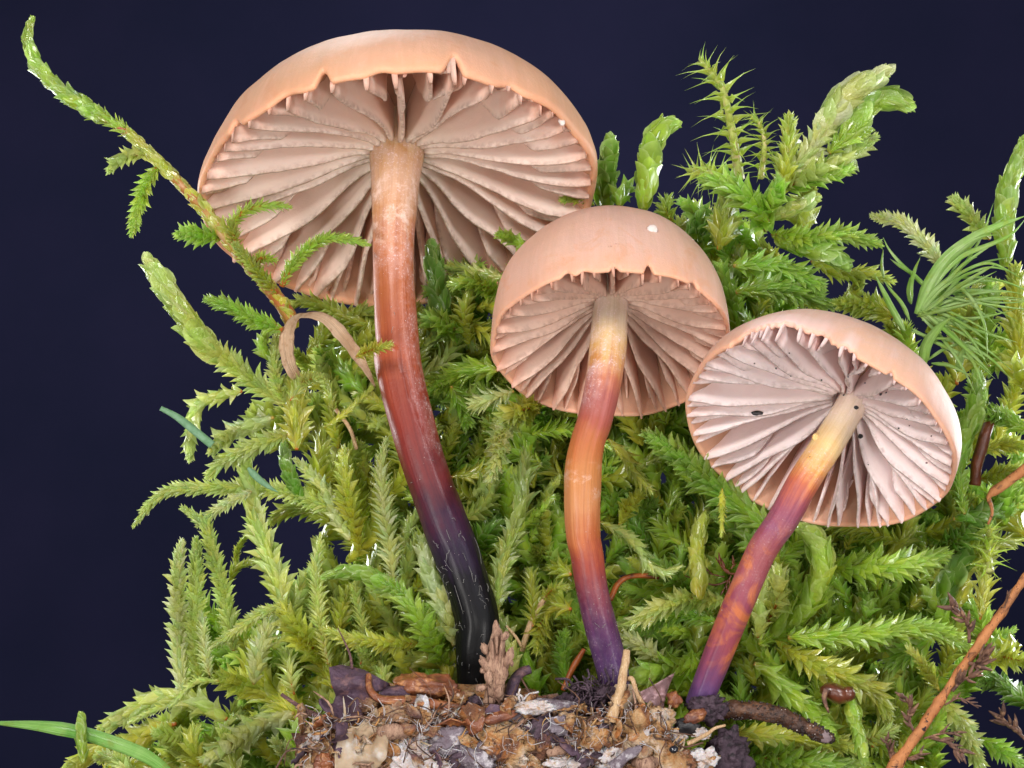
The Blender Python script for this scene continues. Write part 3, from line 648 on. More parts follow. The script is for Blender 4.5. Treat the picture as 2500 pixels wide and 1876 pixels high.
# ------------------------------------------------------------------ the branched shoot at the upper left
def frond():
    main = [(1480, 1640, -.15), (1440, 1560, -.2), (1330, 1420, -.3), (1200, 1270, -.35), (1080, 1120, -.38), (950, 970, -.38), (800, 820, -.34), (650, 680, -.3), (480, 570, -.25), (300, 450, -.2), (190, 330, -.15), (140, 200, -.12), (165, 85, -.1)]
    C = spline(pts3('A', main, 0), 90); root = thing('moss_branch', 'long moss branch with side twigs crossing the dark backdrop left of the biggest cap', 'moss', C[0])
    Ww = 108 * REG['A'][2] * K; rs = random.Random(4)
    V, F = tube(C[::2], np.linspace(.075, .02, 45), 9, .15, 6); mesh_obj('stem', V, F, M_STEMR, root)
    lm = leaf_mats(C[50:], Ww * .92, ('thin', 'worm', .25), rs, 'bright', 1.15, True)
    lo = leaf_mats(C[:54], Ww * .80, ('worm',), rs, 'yellow', .95, False)
    put_leaves(root, lm + lo, False)
    subs = [('A', 'broad', 120, 'pale', [(750, 770), (650, 790), (560, 850)]), ('A', 'feather', 120, 'bright', [(810, 840), (740, 930), (700, 1050), (668, 1185)]),
            ('A', 'feather', 150, 'green', [(1110, 1210), (1020, 1195), (925, 1185)]), ('A', 'star', 92, 'bright', [(1130, 1230), (1180, 1130), (1260, 1062), (1380, 1042), (1470, 1050)]),
            ('A', 'star', 95, 'olive', [(1200, 1290), (1190, 1210), (1170, 1130)]), ('A', 'star', 80, 'bright', [(1290, 1350), (1330, 1310), (1390, 1320)]), ('B', 'feather', 150, 'bright', [(1225, 440), (1290, 300), (1420, 160), (1560, 75), (1720, 75), (1900, 122)]),
            ('B', 'feather', 205, 'green', [(1230, 775), (1000, 690), (820, 590), (650, 540)]), ('A', 'feather', 110, 'olive', [(1400, 1490), (1290, 1360), (1190, 1240)])]
    for reg, kd, W, pal, pts in subs:
        Cb = spline(pts3(reg, pts, (-.3, -.55)), 40); Wb = W * REG[reg][2] * K
        V, F = tube(Cb[::2], np.linspace(.03, .01, 20), 7); b = mesh_obj('side_branch', V, F, M_STEMO, root)
        lb = leaf_mats(Cb, Wb, (kd,), rs, pal)
        basew = np.array(root.location)
        for M, key, c in lb:
            o = bpy.data.objects.new('leaf', TMESH[key]); COL.objects.link(o); o.parent = b
            M2 = M.copy(); M2[:3, 3] -= basew; o.matrix_basis = Matrix(M2.tolist()); o.color = (*[float(x) for x in c], 1)
frond()

# ------------------------------------------------------------------ moss shoots, traced one by one
FW = ('feather', 'worm', .45)
SHOOTS = [
 # left edge and under the biggest cap
 ('B', FW, 205, (.2, -.1), 'pale', [(1230, 1350), (1000, 1180), (800, 1020), (600, 850), (450, 620), (300, 400), (205, 225)], 'tall pale shoot ending in a smooth blunt club, below the left of the biggest cap'),
 ('B', 'broad', 130, .1, 'bright', [(1150, 1020), (1080, 910), (1100, 790)], 'short bright broad-leaved shoot left of the curled dry grass blade'),
 ('B', 'feather', 130, .0, 'pale', [(1250, 1350), (1190, 1150), (1175, 950), (1190, 800)], 'pale upright shoot along the left edge of the curled dry blade'),
 ('B', 'star', 130, -.35, 'pale', [(1290, 1320), (1370, 1190), (1530, 1140)], 'small starry shoot tip in front of the lower end of the curled dry blade'),
 ('B', 'feather', 235, -.1, 'yellow', [(1345, 1700), (1330, 1450), (1310, 1270), (1300, 1170)], 'yellow upright shoot with an orange axis below the curled dry blade'),
 ('B', 'broad', 170, 0, 'pale', [(920, 1250), (720, 1290), (600, 1340), (540, 1470), (510, 1640), (505, 1760)], 'pale shoot hooking downward at the left edge above the thin teal blade'),
 ('C', 'broad', 200, (.1, -.1), 'white', [(1170, 60), (950, 140), (800, 210), (690, 310)], 'whitish broad-leaved shoot pointing down left behind the thin teal blade'),
 ('C', 'feather', 180, -.2, 'pale', [(1270, 190), (1080, 260), (900, 340), (760, 410), (650, 515)], 'pale feathery shoot ending in one pointed leaf under the thin teal blade'),
 ('B', 'feather', 170, .8, 'olive', [(1960, 770), (1750, 690), (1550, 600), (1400, 555), (1290, 600)], 'olive arching shoot just below the gills of the biggest cap, left of its stem'),
 ('B', 'thin', 62, -.3, 'yellow', [(1560, 1530), (1700, 1430), (1820, 1320), (1945, 1200)], 'thin yellowish twig of moss leaning right to touch the biggest stem'),
 ('B', 'star', 110, -.8, 'yellow', [(1790, 985), (1900, 940), (2060, 895)], 'small yellow shoot tip lying across the biggest stem at mid height'),
 ('B', 'feather', 220, .5, 'green', [(1880, 1270), (1750, 1160), (1640, 1080), (1520, 960)], 'mid green shoot inside the arch of the curled dry blade'),
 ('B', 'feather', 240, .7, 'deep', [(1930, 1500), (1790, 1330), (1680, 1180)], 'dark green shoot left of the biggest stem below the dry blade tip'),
 ('B', 'feather', 180, .9, 'olive', [(1960, 930), (1850, 840), (1740, 830)], 'olive shoot behind the right leg of the curled dry blade'),
 ('O', 'feather', 110, .4, 'olive', [(1230, 1150), (1200, 1000), (1180, 850), (1160, 780)], 'olive shoot in the gap right of the yellow upright shoot'),
 ('C', 'feather', 150, (.2, -.3), 'pale', [(1820, 840), (1500, 720), (1250, 640), (950, 610), (650, 610), (400, 620), (250, 690), (150, 800), (75, 905)], 'longest pale shoot, arching far to the left with a drooping pointed tip'),
 ('C', 'feather', 110, -.2, 'white', [(1000, 630), (850, 700), (730, 770), (640, 840), (570, 900)], 'whitish side shoot bending down from the longest left-pointing shoot'),
 ('D', 'feather', 160, -.1, 'pale', [(1480, 760), (1430, 500), (1385, 250), (1340, 60), (1290, -180), (1230, -260), (1110, -350)], 'slender pale shoot with a hooked tip, third upright from the left edge'),
 ('D', 'feather', 190, -.05, 'white', [(1080, 1120), (1050, 850), (1050, 500), (1060, 250), (1085, 50), (1110, -90)], 'leftmost upright whitish shoot against the dark backdrop'),
 ('D', 'feather', 170, .1, 'pale', [(1210, 1000), (1195, 700), (1200, 400), (1210, 150), (1215, -110)], 'upright pale shoot with a yellow axis, second from the left edge'),
 ('C', ('feather', 'thin', .62), 235, -.1, 'pale', [(1270, 1560), (1190, 1300), (1100, 1100), (1030, 950), (1000, 800), (950, 450)], 'stout pale shoot narrowing upward to a thin green tip left of centre'),
 ('C', 'thin', 90, .4, 'olive', [(830, 1340), (880, 1230), (1010, 1170)], 'small olive twig in front of a dark gap at left'),
 ('C', 'thin', 65, .4, 'olive', [(850, 1230), (880, 1100), (950, 985)], 'thin olive twig standing between two dark gaps at left'),
 ('E', 'star', 130, -.15, 'pale', [(330, 850), (260, 550), (230, 300), (220, 120), (245, -60), (255, -130)], 'pale spiky shoot rising above the green comb-like shoot'),
 ('C', 'feather', 195, .1, 'yellow', [(1820, 1080), (1760, 800), (1730, 550), (1715, 320)], 'yellow upright shoot with an orange axis left of the whitest spiky shoot'),
 ('C', 'star', 170, -.25, 'white', [(2090, 1350), (2050, 1000), (2010, 700), (1995, 450), (2030, 240)], 'whitest spiky shoot standing close to the left of the biggest stem'),
 ('C', 'worm', 110, .1, 'deep', [(1400, 720), (1320, 580), (1270, 430), (1250, 260)], 'dark green smooth shoot left of the yellow upright with orange axis'),
 ('C', 'broad', 150, .0, 'white', [(1750, 1010), (1650, 850), (1560, 640), (1420, 480), (1340, 400)], 'whitish broad-leaved shoot slanting up left above the dark brown gap'),
 ('C', 'feather', 190, .5, 'olive', [(1750, 900), (1500, 790), (1300, 770), (1140, 870)], 'olive arching shoot over a small dark gap at left'),
 ('E', ('feather', 'worm', .3), 115, -.45, 'green', [(930, 330), (720, 210), (480, 150), (275, 185)], 'green comb-like shoot lying level, tip to the left, left of the black stem foot'),
 ('E', 'feather', 230, -.3, 'bright', [(1230, 900), (1120, 660), (980, 430), (820, 300), (650, 250)], 'bright green shoot sloping up left beside the black stem foot'),
 ('D', 'feather', 105, -.25, 'pale', [(1930, 400), (1720, 450), (1520, 590), (1370, 690), (1260, 750)], 'pale shoot sloping down left across the lower left uprights'),
 ('D', 'star', 110, -.35, 'white', [(1310, 940), (1280, 800), (1245, 620), (1230, 470)], 'small whitish shoot in front of the lower left uprights'),
 ('D', 'feather', 180, -.2, 'white', [(1650, 1000), (1680, 820), (1730, 650), (1810, 470)], 'whitish feathery shoot leaning right, lower left of centre'),
 ('D', 'feather', 270, -.1, 'yellow', [(2250, 1050), (2110, 780), (2010, 600), (1900, 420)], 'stout yellow-green shoot with orange axis above the purple leaf scrap'),
 ('D', 'feather', 280, -.2, 'yellow', [(2020, 1300), (1800, 1150), (1600, 1050), (1390, 960)], 'stout yellow-brown shoot lying low, pointing up left to the lower left uprights'),
 ('D', 'thin', 65, -.5, 'pale', [(1370, 990), (1210, 990), (1090, 1090), (1000, 1180)], 'threadlike pale twig across the foot of the leftmost upright shoot'),
 ('D', 'thin', 65, -.5, 'pale', [(1010, 1170), (860, 1220), (690, 1300)], 'threadlike pale twig lying on the grey-green shoot at lower left'),
 ('D', 'broad', 250, .0, 'pale', [(1450, 1260), (1180, 1160), (920, 1150), (700, 1240), (470, 1350)], 'grey-green broad-leaved shoot sloping down left above the grass blade'),
 ('D', 'broad', 240, .1, 'yellow', [(1020, 1340), (850, 1400), (650, 1500), (400, 1560), (200, 1660)], 'yellow broad-leaved shoot beneath the green grass blade at lower left'),
 ('D', 'worm', 90, -.7, 'bright', [(330, 1600), (310, 1420), (300, 1250)], 'small upright green tip in front of the grass blade at lower left'),
 ('D', 'broad', 220, -.1, 'pale', [(1130, 1720), (1060, 1560), (1000, 1430), (930, 1380)], 'pale clump right of the grass blade end at the bottom left'),
 ('D', 'feather', 210, .1, 'yellow', [(1290, 1700), (1180, 1500), (1190, 1370)], 'yellow upright shoot at the bottom edge, left of a small dark gap'),
 ('D', 'feather', 220, -.2, 'pale', [(1520, 1720), (1440, 1540), (1420, 1410)], 'pale upright shoot at the bottom edge, below a small dark gap'),
 ('D', 'broad', 260, -.1, 'white', [(1950, 1230), (1720, 1330), (1520, 1420), (1340, 1530)], 'whitish shoot of large leaves sloping left below the thin brown twig'),
 ('D', 'thin', 120, -.6, 'white', [(1960, 1700), (1890, 1570), (1825, 1440)], 'thin whitish shoot leaning left at the bottom, left of the tan flake'),
 ('D', 'broad', 280, -.2, 'green', [(2200, 1720), (2080, 1540), (2010, 1390)], 'green fan of broad leaves left of the tan flake at the bottom'),
 ('D', 'feather', 150, -.2, 'pale', [(780, 1700), (620, 1610), (420, 1590)], 'pale feathery shoot under the grass blade at the bottom left corner'),
 ('D', 'star', 160, -.1, 'pale', [(1960, 1080), (1910, 900), (1880, 770)], 'small pale shoot above the curved thin brown twig'),
 # between the big stem and the middle stem
 ('E', 'star', 120, -.2, 'pale', [(570, 860), (585, 620), (545, 400), (520, 250)], 'slim pale shoot below the green comb-like shoot'),
 ('E', 'feather', 180, .0, 'yellow', [(390, 620), (430, 420), (500, 280)], 'yellow shoot tucked under the green comb-like shoot'),
 ('E', 'feather', 165, -.2, 'yellow', [(1010, 700), (780, 680), (550, 660), (300, 590)], 'yellow shoot with an orange axis lying level above the purple leaf scrap'),
 ('E', 'broad', 235, -.3, 'white', [(1290, 700), (1230, 450), (1130, 250), (1080, 80), (1050, -70)], 'whitish broad-leaved upright touching the left of the black stem foot'),
 ('E', 'feather', 170, -.3, 'pale', [(760, 1010), (700, 860), (580, 740)], 'pale shoot rising behind the purple leaf scrap'),
 ('E', 'broad', 200, -.25, 'yellow', [(1270, 980), (1180, 860), (980, 830)], 'yellow broad leaves above the reddish leaf curl'),
 ('F', ('feather', 'thin', .55), 190, -.2, 'pale', [(820, 1600), (860, 1260), (930, 1050), (1000, 800), (1025, 560), (1045, 390)], 'upright pale shoot with long orange axis right of the biggest stem'),
 ('F', 'thin', 80, -.3, 'bright', [(1000, 950), (1130, 820), (1262, 680)], 'pointed side leaf shoot slanting right between the two left stems'),
 ('E', 'broad', 200, -.25, 'pale', [(1770, 980), (1710, 740), (1650, 520)], 'pale broad-leaved shoot right of the dry pale spike'),
 ('E', 'star', 230, -.2, 'yellow', [(2190, 430), (2060, 430), (1960, 550), (1925, 710)], 'yellow-orange drooping starry shoot left of the middle stem'),
 ('E', 'star', 160, -.1, 'olive', [(1900, 560), (1900, 350), (1880, 160)], 'olive starry shoot between the two left stems'),
 ('E', 'star', 100, -.2, 'yellow', [(1960, 400), (2060, 270), (2170, 260)], 'small yellow star tip beside the tan straw between the stems'),
 ('E', 'broad', 220, -.1, 'green', [(1930, 1120), (1890, 960), (1810, 820)], 'bright green leaves low between the spike and the orange needle'),
 ('E', 'feather', 170, -.1, 'green', [(2180, 1050), (2130, 860), (2150, 620)], 'green shoot standing beside the orange needle'),
 ('F', 'feather', 195, (-.2, -.9), 'white', [(1150, -60), (960, 50), (860, 200), (840, 350), (770, 530)], 'drooping shoot with a white tip hanging left of the middle stem'),
 ('F', 'feather', 165, .6, 'yellow', [(480, 520), (700, 500), (850, 500), (990, 530)], 'yellow-green shoot lying level between the two left stems'),
 ('F', 'feather', 190, .7, 'deep', [(550, 760), (700, 650), (880, 640), (1000, 720)], 'dark green shoot under the level yellow-green one'),
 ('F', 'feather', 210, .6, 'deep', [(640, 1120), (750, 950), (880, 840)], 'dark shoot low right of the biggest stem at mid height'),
 ('F', 'broad', 150, .4, 'olive', [(1260, 1300), (1210, 1000), (1210, 700), (1300, 540)], 'olive shoot with dark reddish stem just left of the middle stem'),
 ('F', 'feather', 200, .3, 'olive', [(1400, 1260), (1260, 1210), (1140, 1090)], 'olive shoot behind the lower middle stem, on its left'),
 # between the middle and the right stem
 ('F', 'thin', 120, -.2, 'yellow', [(1690, 230), (1800, 340), (1900, 480), (2000, 610)], 'yellow-green twig leaning down right under the middle cap'),
 ('F', 'broad', 160, .1, 'yellow', [(1780, 900), (1850, 760), (1930, 620)], 'yellow wet-looking shoot right of the middle stem'),
 ('F', 'thin', 110, -.3, 'pale', [(1630, 870), (1760, 930), (1900, 1040), (1970, 1160), (2100, 1240), (2230, 1215)], 'thin pale shoot with red stem winding right from the middle stem'),
 ('F', 'worm', 85, -.4, 'bright', [(2330, 560), (2230, 430), (2110, 300), (1975, 170)], 'narrow bright leafy tip pointing up left under the pale-gilled cap'),
 ('G', 'feather', 200, -.35, 'pale', [(1500, 380), (1200, 355), (950, 420), (800, 500), (660, 590)], 'pale shoot with pinkish axis reaching left to the middle stem'),
 ('G', 'feather', 170, -.2, 'green', [(1420, 540), (1150, 480), (900, 560), (730, 700)], 'green shoot just beneath the pinkish-axis shoot'),
 ('G', 'broad', 260, -.2, 'bright', [(1380, 900), (1150, 860), (950, 880), (780, 920)], 'bright green broad leaves lying between the middle and right stems'),
 ('G', 'feather', 180, -.4, 'white', [(1010, 900), (900, 760), (760, 660), (690, 640)], 'whitish green shoot touching the lower right of the middle stem'),
 ('G', 'broad', 220, -.1, 'bright', [(1220, 1100), (1100, 960), (1000, 900)], 'bright leaves behind the pointed purple bud scale'),
 ('G', 'feather', 220, .2, 'green', [(1420, 480), (1250, 300), (1050, 160), (880, 40)], 'green shoot sloping up left between the middle and right stems'),
 ('I', 'worm', 130, -.35, 'yellow', [(650, 800), (645, 600), (650, 380), (700, 180)], 'narrow upright yellow shoot with orange foot between the middle and right stems'),
 ('Q', 'feather', 82, (-.3, -.6), 'green', [(1672, 1150), (1570, 1070), (1470, 990), (1400, 940)], 'green shoot sloping up left under the pale-gilled cap'),
 ('I', 'thin', 62, -.9, 'yellow', [(835, -20), (830, 150), (820, 330)], 'thin yellow twig hanging below the pale-gilled cap'),
 ('I', 'broad', 200, .2, 'green', [(1200, 560), (1000, 330), (800, 200)], 'green leaves behind the upper right stem'),
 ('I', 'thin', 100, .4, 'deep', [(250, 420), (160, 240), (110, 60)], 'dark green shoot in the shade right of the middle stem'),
 # right of the right stem
 ('I', ('feather', 'worm', .2), 200, (-.3, -.55), 'bright', [(1130, 1200), (1350, 1050), (1520, 820), (1585, 580), (1530, 380), (1420, 260)], 'thick smooth bright green shoot curving up and over right of the right stem'),
 ('I', 'broad', 180, -.2, 'pale', [(1100, 1120), (1130, 880), (1190, 680)], 'pale broad-leaved shoot hugging the right side of the right stem'),
 ('I', 'feather', 170, .2, 'yellow', [(1260, 850), (1260, 620), (1190, 440)], 'yellowish shoot inside the bend of the thick curving green shoot'),
 ('H', 'feather', 240, (-.4, -.3), 'bright', [(380, 640), (700, 640), (1000, 640), (1300, 600), (1560, 610), (1815, 730)], 'large feathery shoot with orange axis pointing right to the orange twig'),
 ('H', 'feather', 250, (-.1, .1), 'bright', [(700, 110), (1000, 95), (1300, 60), (1620, 10)], 'feathery shoot pointing right directly under the pale-gilled cap'),
 ('H', 'feather', 250, -.3, 'yellow', [(350, 720), (600, 850), (850, 950), (1050, 1060), (1180, 1290)], 'feathery yellow shoot with orange axis sloping down right above the brown bud'),
 ('H', 'broad', 260, -.55, 'bright', [(130, 850), (300, 980), (480, 1150), (640, 1290), (720, 1370)], 'bright shoot sloping down right behind the dark curved twig end'),
 ('H', 'feather', 230, -.5, 'yellow', [(-20, 1370), (250, 1420), (500, 1440), (800, 1490), (930, 1530)], 'feathery shoot lying right below the dark curved twig'),
 ('H', 'worm', 110, -.75, 'bright', [(880, 1140), (920, 1350), (975, 1610)], 'single slim bright shoot hanging below the brown bud'),
 ('H', 'star', 150, -.4, 'pale', [(930, 1460), (1080, 1400), (1200, 1355)], 'pale star-like tip right of the dark curved twig end'),
 ('H', 'feather', 250, -.4, 'green', [(-20, 1620), (300, 1580), (600, 1600), (860, 1640)], 'green shoot along the bottom edge under the dark curved twig'),
 ('H', 'feather', 200, -.1, 'pale', [(1580, 1130), (1690, 1290), (1800, 1450), (1910, 1680)], 'pale shoot hanging down right of the orange twig at the bottom'),
 ('H', 'feather', 160, .1, 'green', [(1880, 1440), (2050, 1530), (2190, 1630)], 'green shoot pointing into the bottom right corner'),
 ('H', 'thin', 105, -.3, 'yellow', [(1570, 1070), (1460, 900), (1380, 800), (1330, 740)], 'thin yellow shoot with orange axis left of the orange twig'),
 ('H', 'thin', 150, .1, 'yellow', [(1850, 500), (1900, 260), (1960, -20), (1970, -120)], 'upright yellow-green shoot behind the top of the orange twig'),
 ('H', 'worm', 200, .4, 'deep', [(1480, 500), (1640, 250), (1760, -20)], 'dark green smooth shoot right of the shoot under the pale-gilled cap'),
 ('H', 'broad', 140, .2, 'green', [(960, 540), (1000, 390), (975, 260)], 'green leaf tuft beside the dark hole right of the thick curving shoot'),
 ('H', 'star', 200, .1, 'olive', [(1960, 830), (2100, 820), (2230, 830)], 'olive shoot with an orange spot at the right edge behind the orange twig'),
 ('H', 'feather', 200, .4, 'deep', [(2240, 1170), (2070, 1030), (1930, 1010)], 'dark olive shoot at the right edge low behind the orange twig'),
 ('H', 'feather', 220, .3, 'green', [(1500, 640), (1330, 760), (1200, 860)], 'green shoot under the large feathery shoot with orange axis'),
 ('H', 'feather', 220, .2, 'olive', [(1050, 1500), (1180, 1300), (1300, 1150)], 'olive shoot left of the lower orange twig'),
 ('H', 'broad', 220, -.2, 'pale', [(250, 560), (300, 350), (290, 150)], 'pale leaves left inside the foot of the thick curving green shoot'),
 # upper right cluster
 ('J', 'square', 345, .3, 'bright', [(670, 1050), (625, 820), (570, 600), (510, 400), (410, 265), (315, 175)], 'spiky shoot with hair-tipped bent leaves, tallest at the upper right'),
 ('J', 'square', 215, .3, 'bright', [(820, 1050), (830, 800), (785, 640), (720, 580)], 'small hair-tipped shoot right of the tall spiky one'),
 ('J', 'square', 270, .2, 'bright', [(540, 1110), (420, 1040), (270, 1000)], 'hair-tipped shoot pointing left below the tall spiky one'),
 ('J', 'feather', 200, .3, 'olive', [(960, 1200), (1000, 950), (1040, 750), (1042, 590)], 'blunt olive shoot between the spiky shoot and the pale spear-like one'),
 ('J', FW, 215, .1, 'white', [(980, 1080), (1200, 850), (1350, 600), (1500, 420), (1785, 235)], 'pale spear-like shoot pointing up right at the upper right'),
 ('J', ('feather', 'worm', .3), 200, .15, 'bright', [(1340, 870), (1550, 660), (1650, 490), (1790, 430), (1975, 498)], 'green horn-shaped shoot bent to the right beside the pale spear'),
 ('J', 'broad', 230, .3, 'pale', [(1020, 1130), (1220, 1030), (1430, 920), (1690, 750)], 'pale broad-leaved shoot below the green horn'),
 ('J', 'broad', 190, .25, 'green', [(1000, 1150), (1250, 1060), (1480, 1000)], 'green broad leaves at the foot of the pale spear'),
 ('J', 'feather', 250, .0, 'green', [(860, 1400), (720, 1260), (560, 1130), (400, 1080)], 'glossy green shoot sloping up left in the upper right cluster'),
 ('J', 'broad', 300, .05, 'green', [(880, 1450), (850, 1330), (900, 1200)], 'glossy wet green rosette at the heart of the upper right cluster'),
 ('J', 'worm', 120, .0, 'pale', [(920, 1360), (1050, 1300), (1245, 1215)], 'pale rolled leafy tip pointing right from the glossy rosette'),
 ('J', 'broad', 230, .3, 'yellow', [(1120, 1500), (1150, 1320), (1200, 1130)], 'yellowish see-through leaves right of the glossy rosette'),
 ('J', 'feather', 260, .3, 'olive', [(470, 1620), (520, 1420), (560, 1230)], 'olive shoot behind the right shoulder of the middle cap'),
 ('J', 'worm', 160, .7, 'deep', [(300, 1560), (340, 1440), (370, 1320)], 'dark blunt shoot above the right shoulder of the middle cap'),
 ('J', 'feather', 190, .1, 'bright', [(900, 1490), (1150, 1530), (1450, 1500), (1740, 1560)], 'green shoot pointing right beneath the upper right cluster'),
 ('K', 'worm', 165, -.0, 'green', [(330, 590), (520, 640), (690, 700), (850, 790)], 'bright glossy pointed shoot sloping down right above the right cap'),
 ('K', 'feather', 230, .0, 'green', [(-30, 790), (250, 780), (450, 830), (650, 945)], 'glossy green shoot above the torn rim of the right cap'),
 ('K', 'feather', 220, .2, 'green', [(-30, 1000), (250, 960), (500, 1000), (770, 1090)], 'green shoot lying right along the top of the right cap'),
 ('K', 'thin', 130, .3, 'olive', [(580, 750), (800, 830), (1000, 850), (1160, 900)], 'olive twig reaching right over the right cap'),
 ('K', 'broad', 150, .4, 'olive', [(800, 1080), (900, 990), (950, 880)], 'small olive leaf tuft above the right cap'),
 ('K', 'feather', 220, .2, 'olive', [(1230, 1180), (1020, 1090), (800, 1080)], 'olive shoot pressed against the upper edge of the right cap'),
 ('K', 'feather', 155, .1, 'white', [(1570, 800), (1430, 600), (1290, 450), (1045, 405)], 'whitish scaly shoot leaning left above the grassy tuft'),
 ('K', 'feather', 170, .2, 'pale', [(1960, 580), (1810, 430), (1655, 290)], 'short pale shoot leaning left near the upper right edge'),
 ('K', 'worm', 165, .2, 'bright', [(2050, 760), (2080, 450), (2110, 200), (2200, -40), (2230, -200)], 'smooth upright club-shaped shoot at the right edge'),
 ('K', 'feather', 240, .5, 'yellow', [(1690, 1700), (1750, 1400), (1850, 1130)], 'yellow shoot behind the lower grassy tuft'),
 ('K', 'broad', 200, .4, 'green', [(1960, 1560), (1900, 1280), (1960, 1000)], 'green shoot right behind the grassy tuft'),
 ('K', 'feather', 240, .3, 'yellow', [(2190, 1560), (2170, 1150), (2150, 820)], 'yellow shoot with an orange axis at the right edge beside the grassy tuft'),
 ('K', 'broad', 240, .3, 'olive', [(2230, 1760), (2120, 1600), (2020, 1500)], 'olive clump at the right edge level with the right cap top'),
 ('L', ('feather', 'worm', .35), 170, -.1, 'green', [(1750, 1280), (1715, 960), (1770, 700), (1850, 450), (1830, 180)], 'glossy green upright shoot hugging the right side of the right cap'),
 ('L', 'feather', 160, .3, 'olive', [(1880, 1010), (2050, 960), (2230, 950)], 'olive shoot right of the glossy upright beside the right cap'),
 ('L', 'feather', 160, .3, 'yellow', [(1900, 790), (2080, 750), (2230, 770)], 'yellow-green shoot pointing to the right edge beside the brown moss stem'),
 ('L', 'feather', 180, .2, 'green', [(2250, 640), (2080, 550), (1930, 530)], 'green shoot entering from the right edge above the brown moss stem'),
 ('L', 'broad', 200, .2, 'deep', [(1640, 1310), (1850, 1280), (2110, 1260)], 'dark green leaves lying right below the right cap edge'),
 ('L', 'square', 260, -.1, 'bright', [(1930, 1720), (1960, 1520), (1950, 1400)], 'bright star-like hairy shoot above the orange twig'),
 ('L', 'feather', 240, .4, 'olive', [(2250, 1460), (2110, 1310), (1990, 1190)], 'olive shoot at the right edge under the broken orange needle'),
 ('L', 'feather', 200, .4, 'deep', [(1560, 1560), (1700, 1450), (1800, 1330)], 'dark shoot below the lower right of the right cap'),
 # around the caps
 ('M', 'worm', 165, .45, 'deep', [(400, 980), (385, 720), (350, 500), (335, 300)], 'dark glossy green finger standing right of the biggest stem'),
 ('M', 'feather', 155, .5, 'pale', [(900, 580), (720, 530), (570, 500), (430, 480)], 'pale shoot pointing left between the biggest and middle caps'),
 ('M', 'feather', 160, .4, 'bright', [(870, 690), (660, 600), (480, 620)], 'bright shoot just below the pale one between the two left caps'),
 ('M', 'feather', 260, .5, 'green', [(720, 980), (520, 960), (330, 890)], 'green clump between the biggest stem and the middle cap'),
 ('M', 'feather', 230, .3, 'bright', [(840, 1280), (690, 1270), (500, 1330), (320, 1420)], 'arching bright shoot beside the left edge of the middle cap'),
 ('M', 'star', 190, .3, 'green', [(480, 1400), (550, 1540), (600, 1670)], 'green star tip hanging below the arching shoot by the middle cap'),
 ('M', 'star', 170, -.2, 'white', [(960, 1440), (810, 1490), (650, 1550)], 'whitish star tip under the left rim of the middle cap'),
 ('M', 'feather', 220, -.2, 'yellow', [(1180, 1540), (1020, 1590), (860, 1650)], 'yellow shoot with orange axis under the middle cap'),
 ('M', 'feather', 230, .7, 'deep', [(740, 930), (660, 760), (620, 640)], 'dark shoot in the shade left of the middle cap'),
 ('M', 'broad', 130, .1, 'bright', [(1080, 340), (950, 265), (855, 235)], 'single bright leaf tip in the angle between the biggest and middle caps'),
 ('N', 'worm', 180, .9, 'green', [(400, 800), (405, 560), (440, 310)], 'green blunt shoot just right of the biggest cap'),
 ('N', 'worm', 190, .6, 'bright', [(690, 800), (720, 560), (765, 310), (840, 195), (955, 150)], 'green finger-like shoot with a bent tip above the middle cap'),
 ('N', 'broad', 110, .5, 'bright', [(320, 790), (200, 750), (85, 760)], 'bright leaf tip touching the lower right rim of the biggest cap'),
 ('N', 'star', 160, .3, 'bright', [(930, 930), (870, 840), (880, 750)], 'small shoot on the right shoulder line of the middle cap'),
 ('N', 'broad', 200, .6, 'green', [(500, 820), (520, 730), (570, 650)], 'green leaf tuft between the blunt and the finger-like shoots'),
]
for reg, kinds, W, d, pal, pts, lab in SHOOTS:
    shoot(reg, kinds, W, d, pal, pts, lab)

# ------------------------------------------------------------------ mass of moss behind
def inpoly(P, x, y):
    r = False; j = len(P) - 1
    for i in range(len(P)):
        if (P[i][1] > y) != (P[j][1] > y) and x < (P[j][0] - P[i][0]) * (y - P[i][1]) / (P[j][1] - P[i][1]) + P[i][0]: r = not r
        j = i
    return r
UNDER = [(740, 790), (1040, 700), (1180, 620), (1380, 640), (1700, 480), (1860, 560), (1940, 680), (2080, 700), (2260, 800), (2330, 720), (2490, 640), (2520, 900), (2520, 1930), (130, 1930), (330, 1790), (430, 1720), (470, 1440), (640, 1330), (560, 1120), (600, 980), (660, 930)]
HOLES = [(711, 1304, 34), (585, 1440, 62), (590, 1260, 60), (660, 1155, 45), (520, 1730, 30), (648, 895, 40), (2440, 950, 24), (2420, 1140, 28), (2480, 1450, 40), (2280, 1600, 20), (2450, 1750, 75), (2360, 1840, 40), (2120, 860, 50), (2330, 870, 35), (2050, 690, 40)]
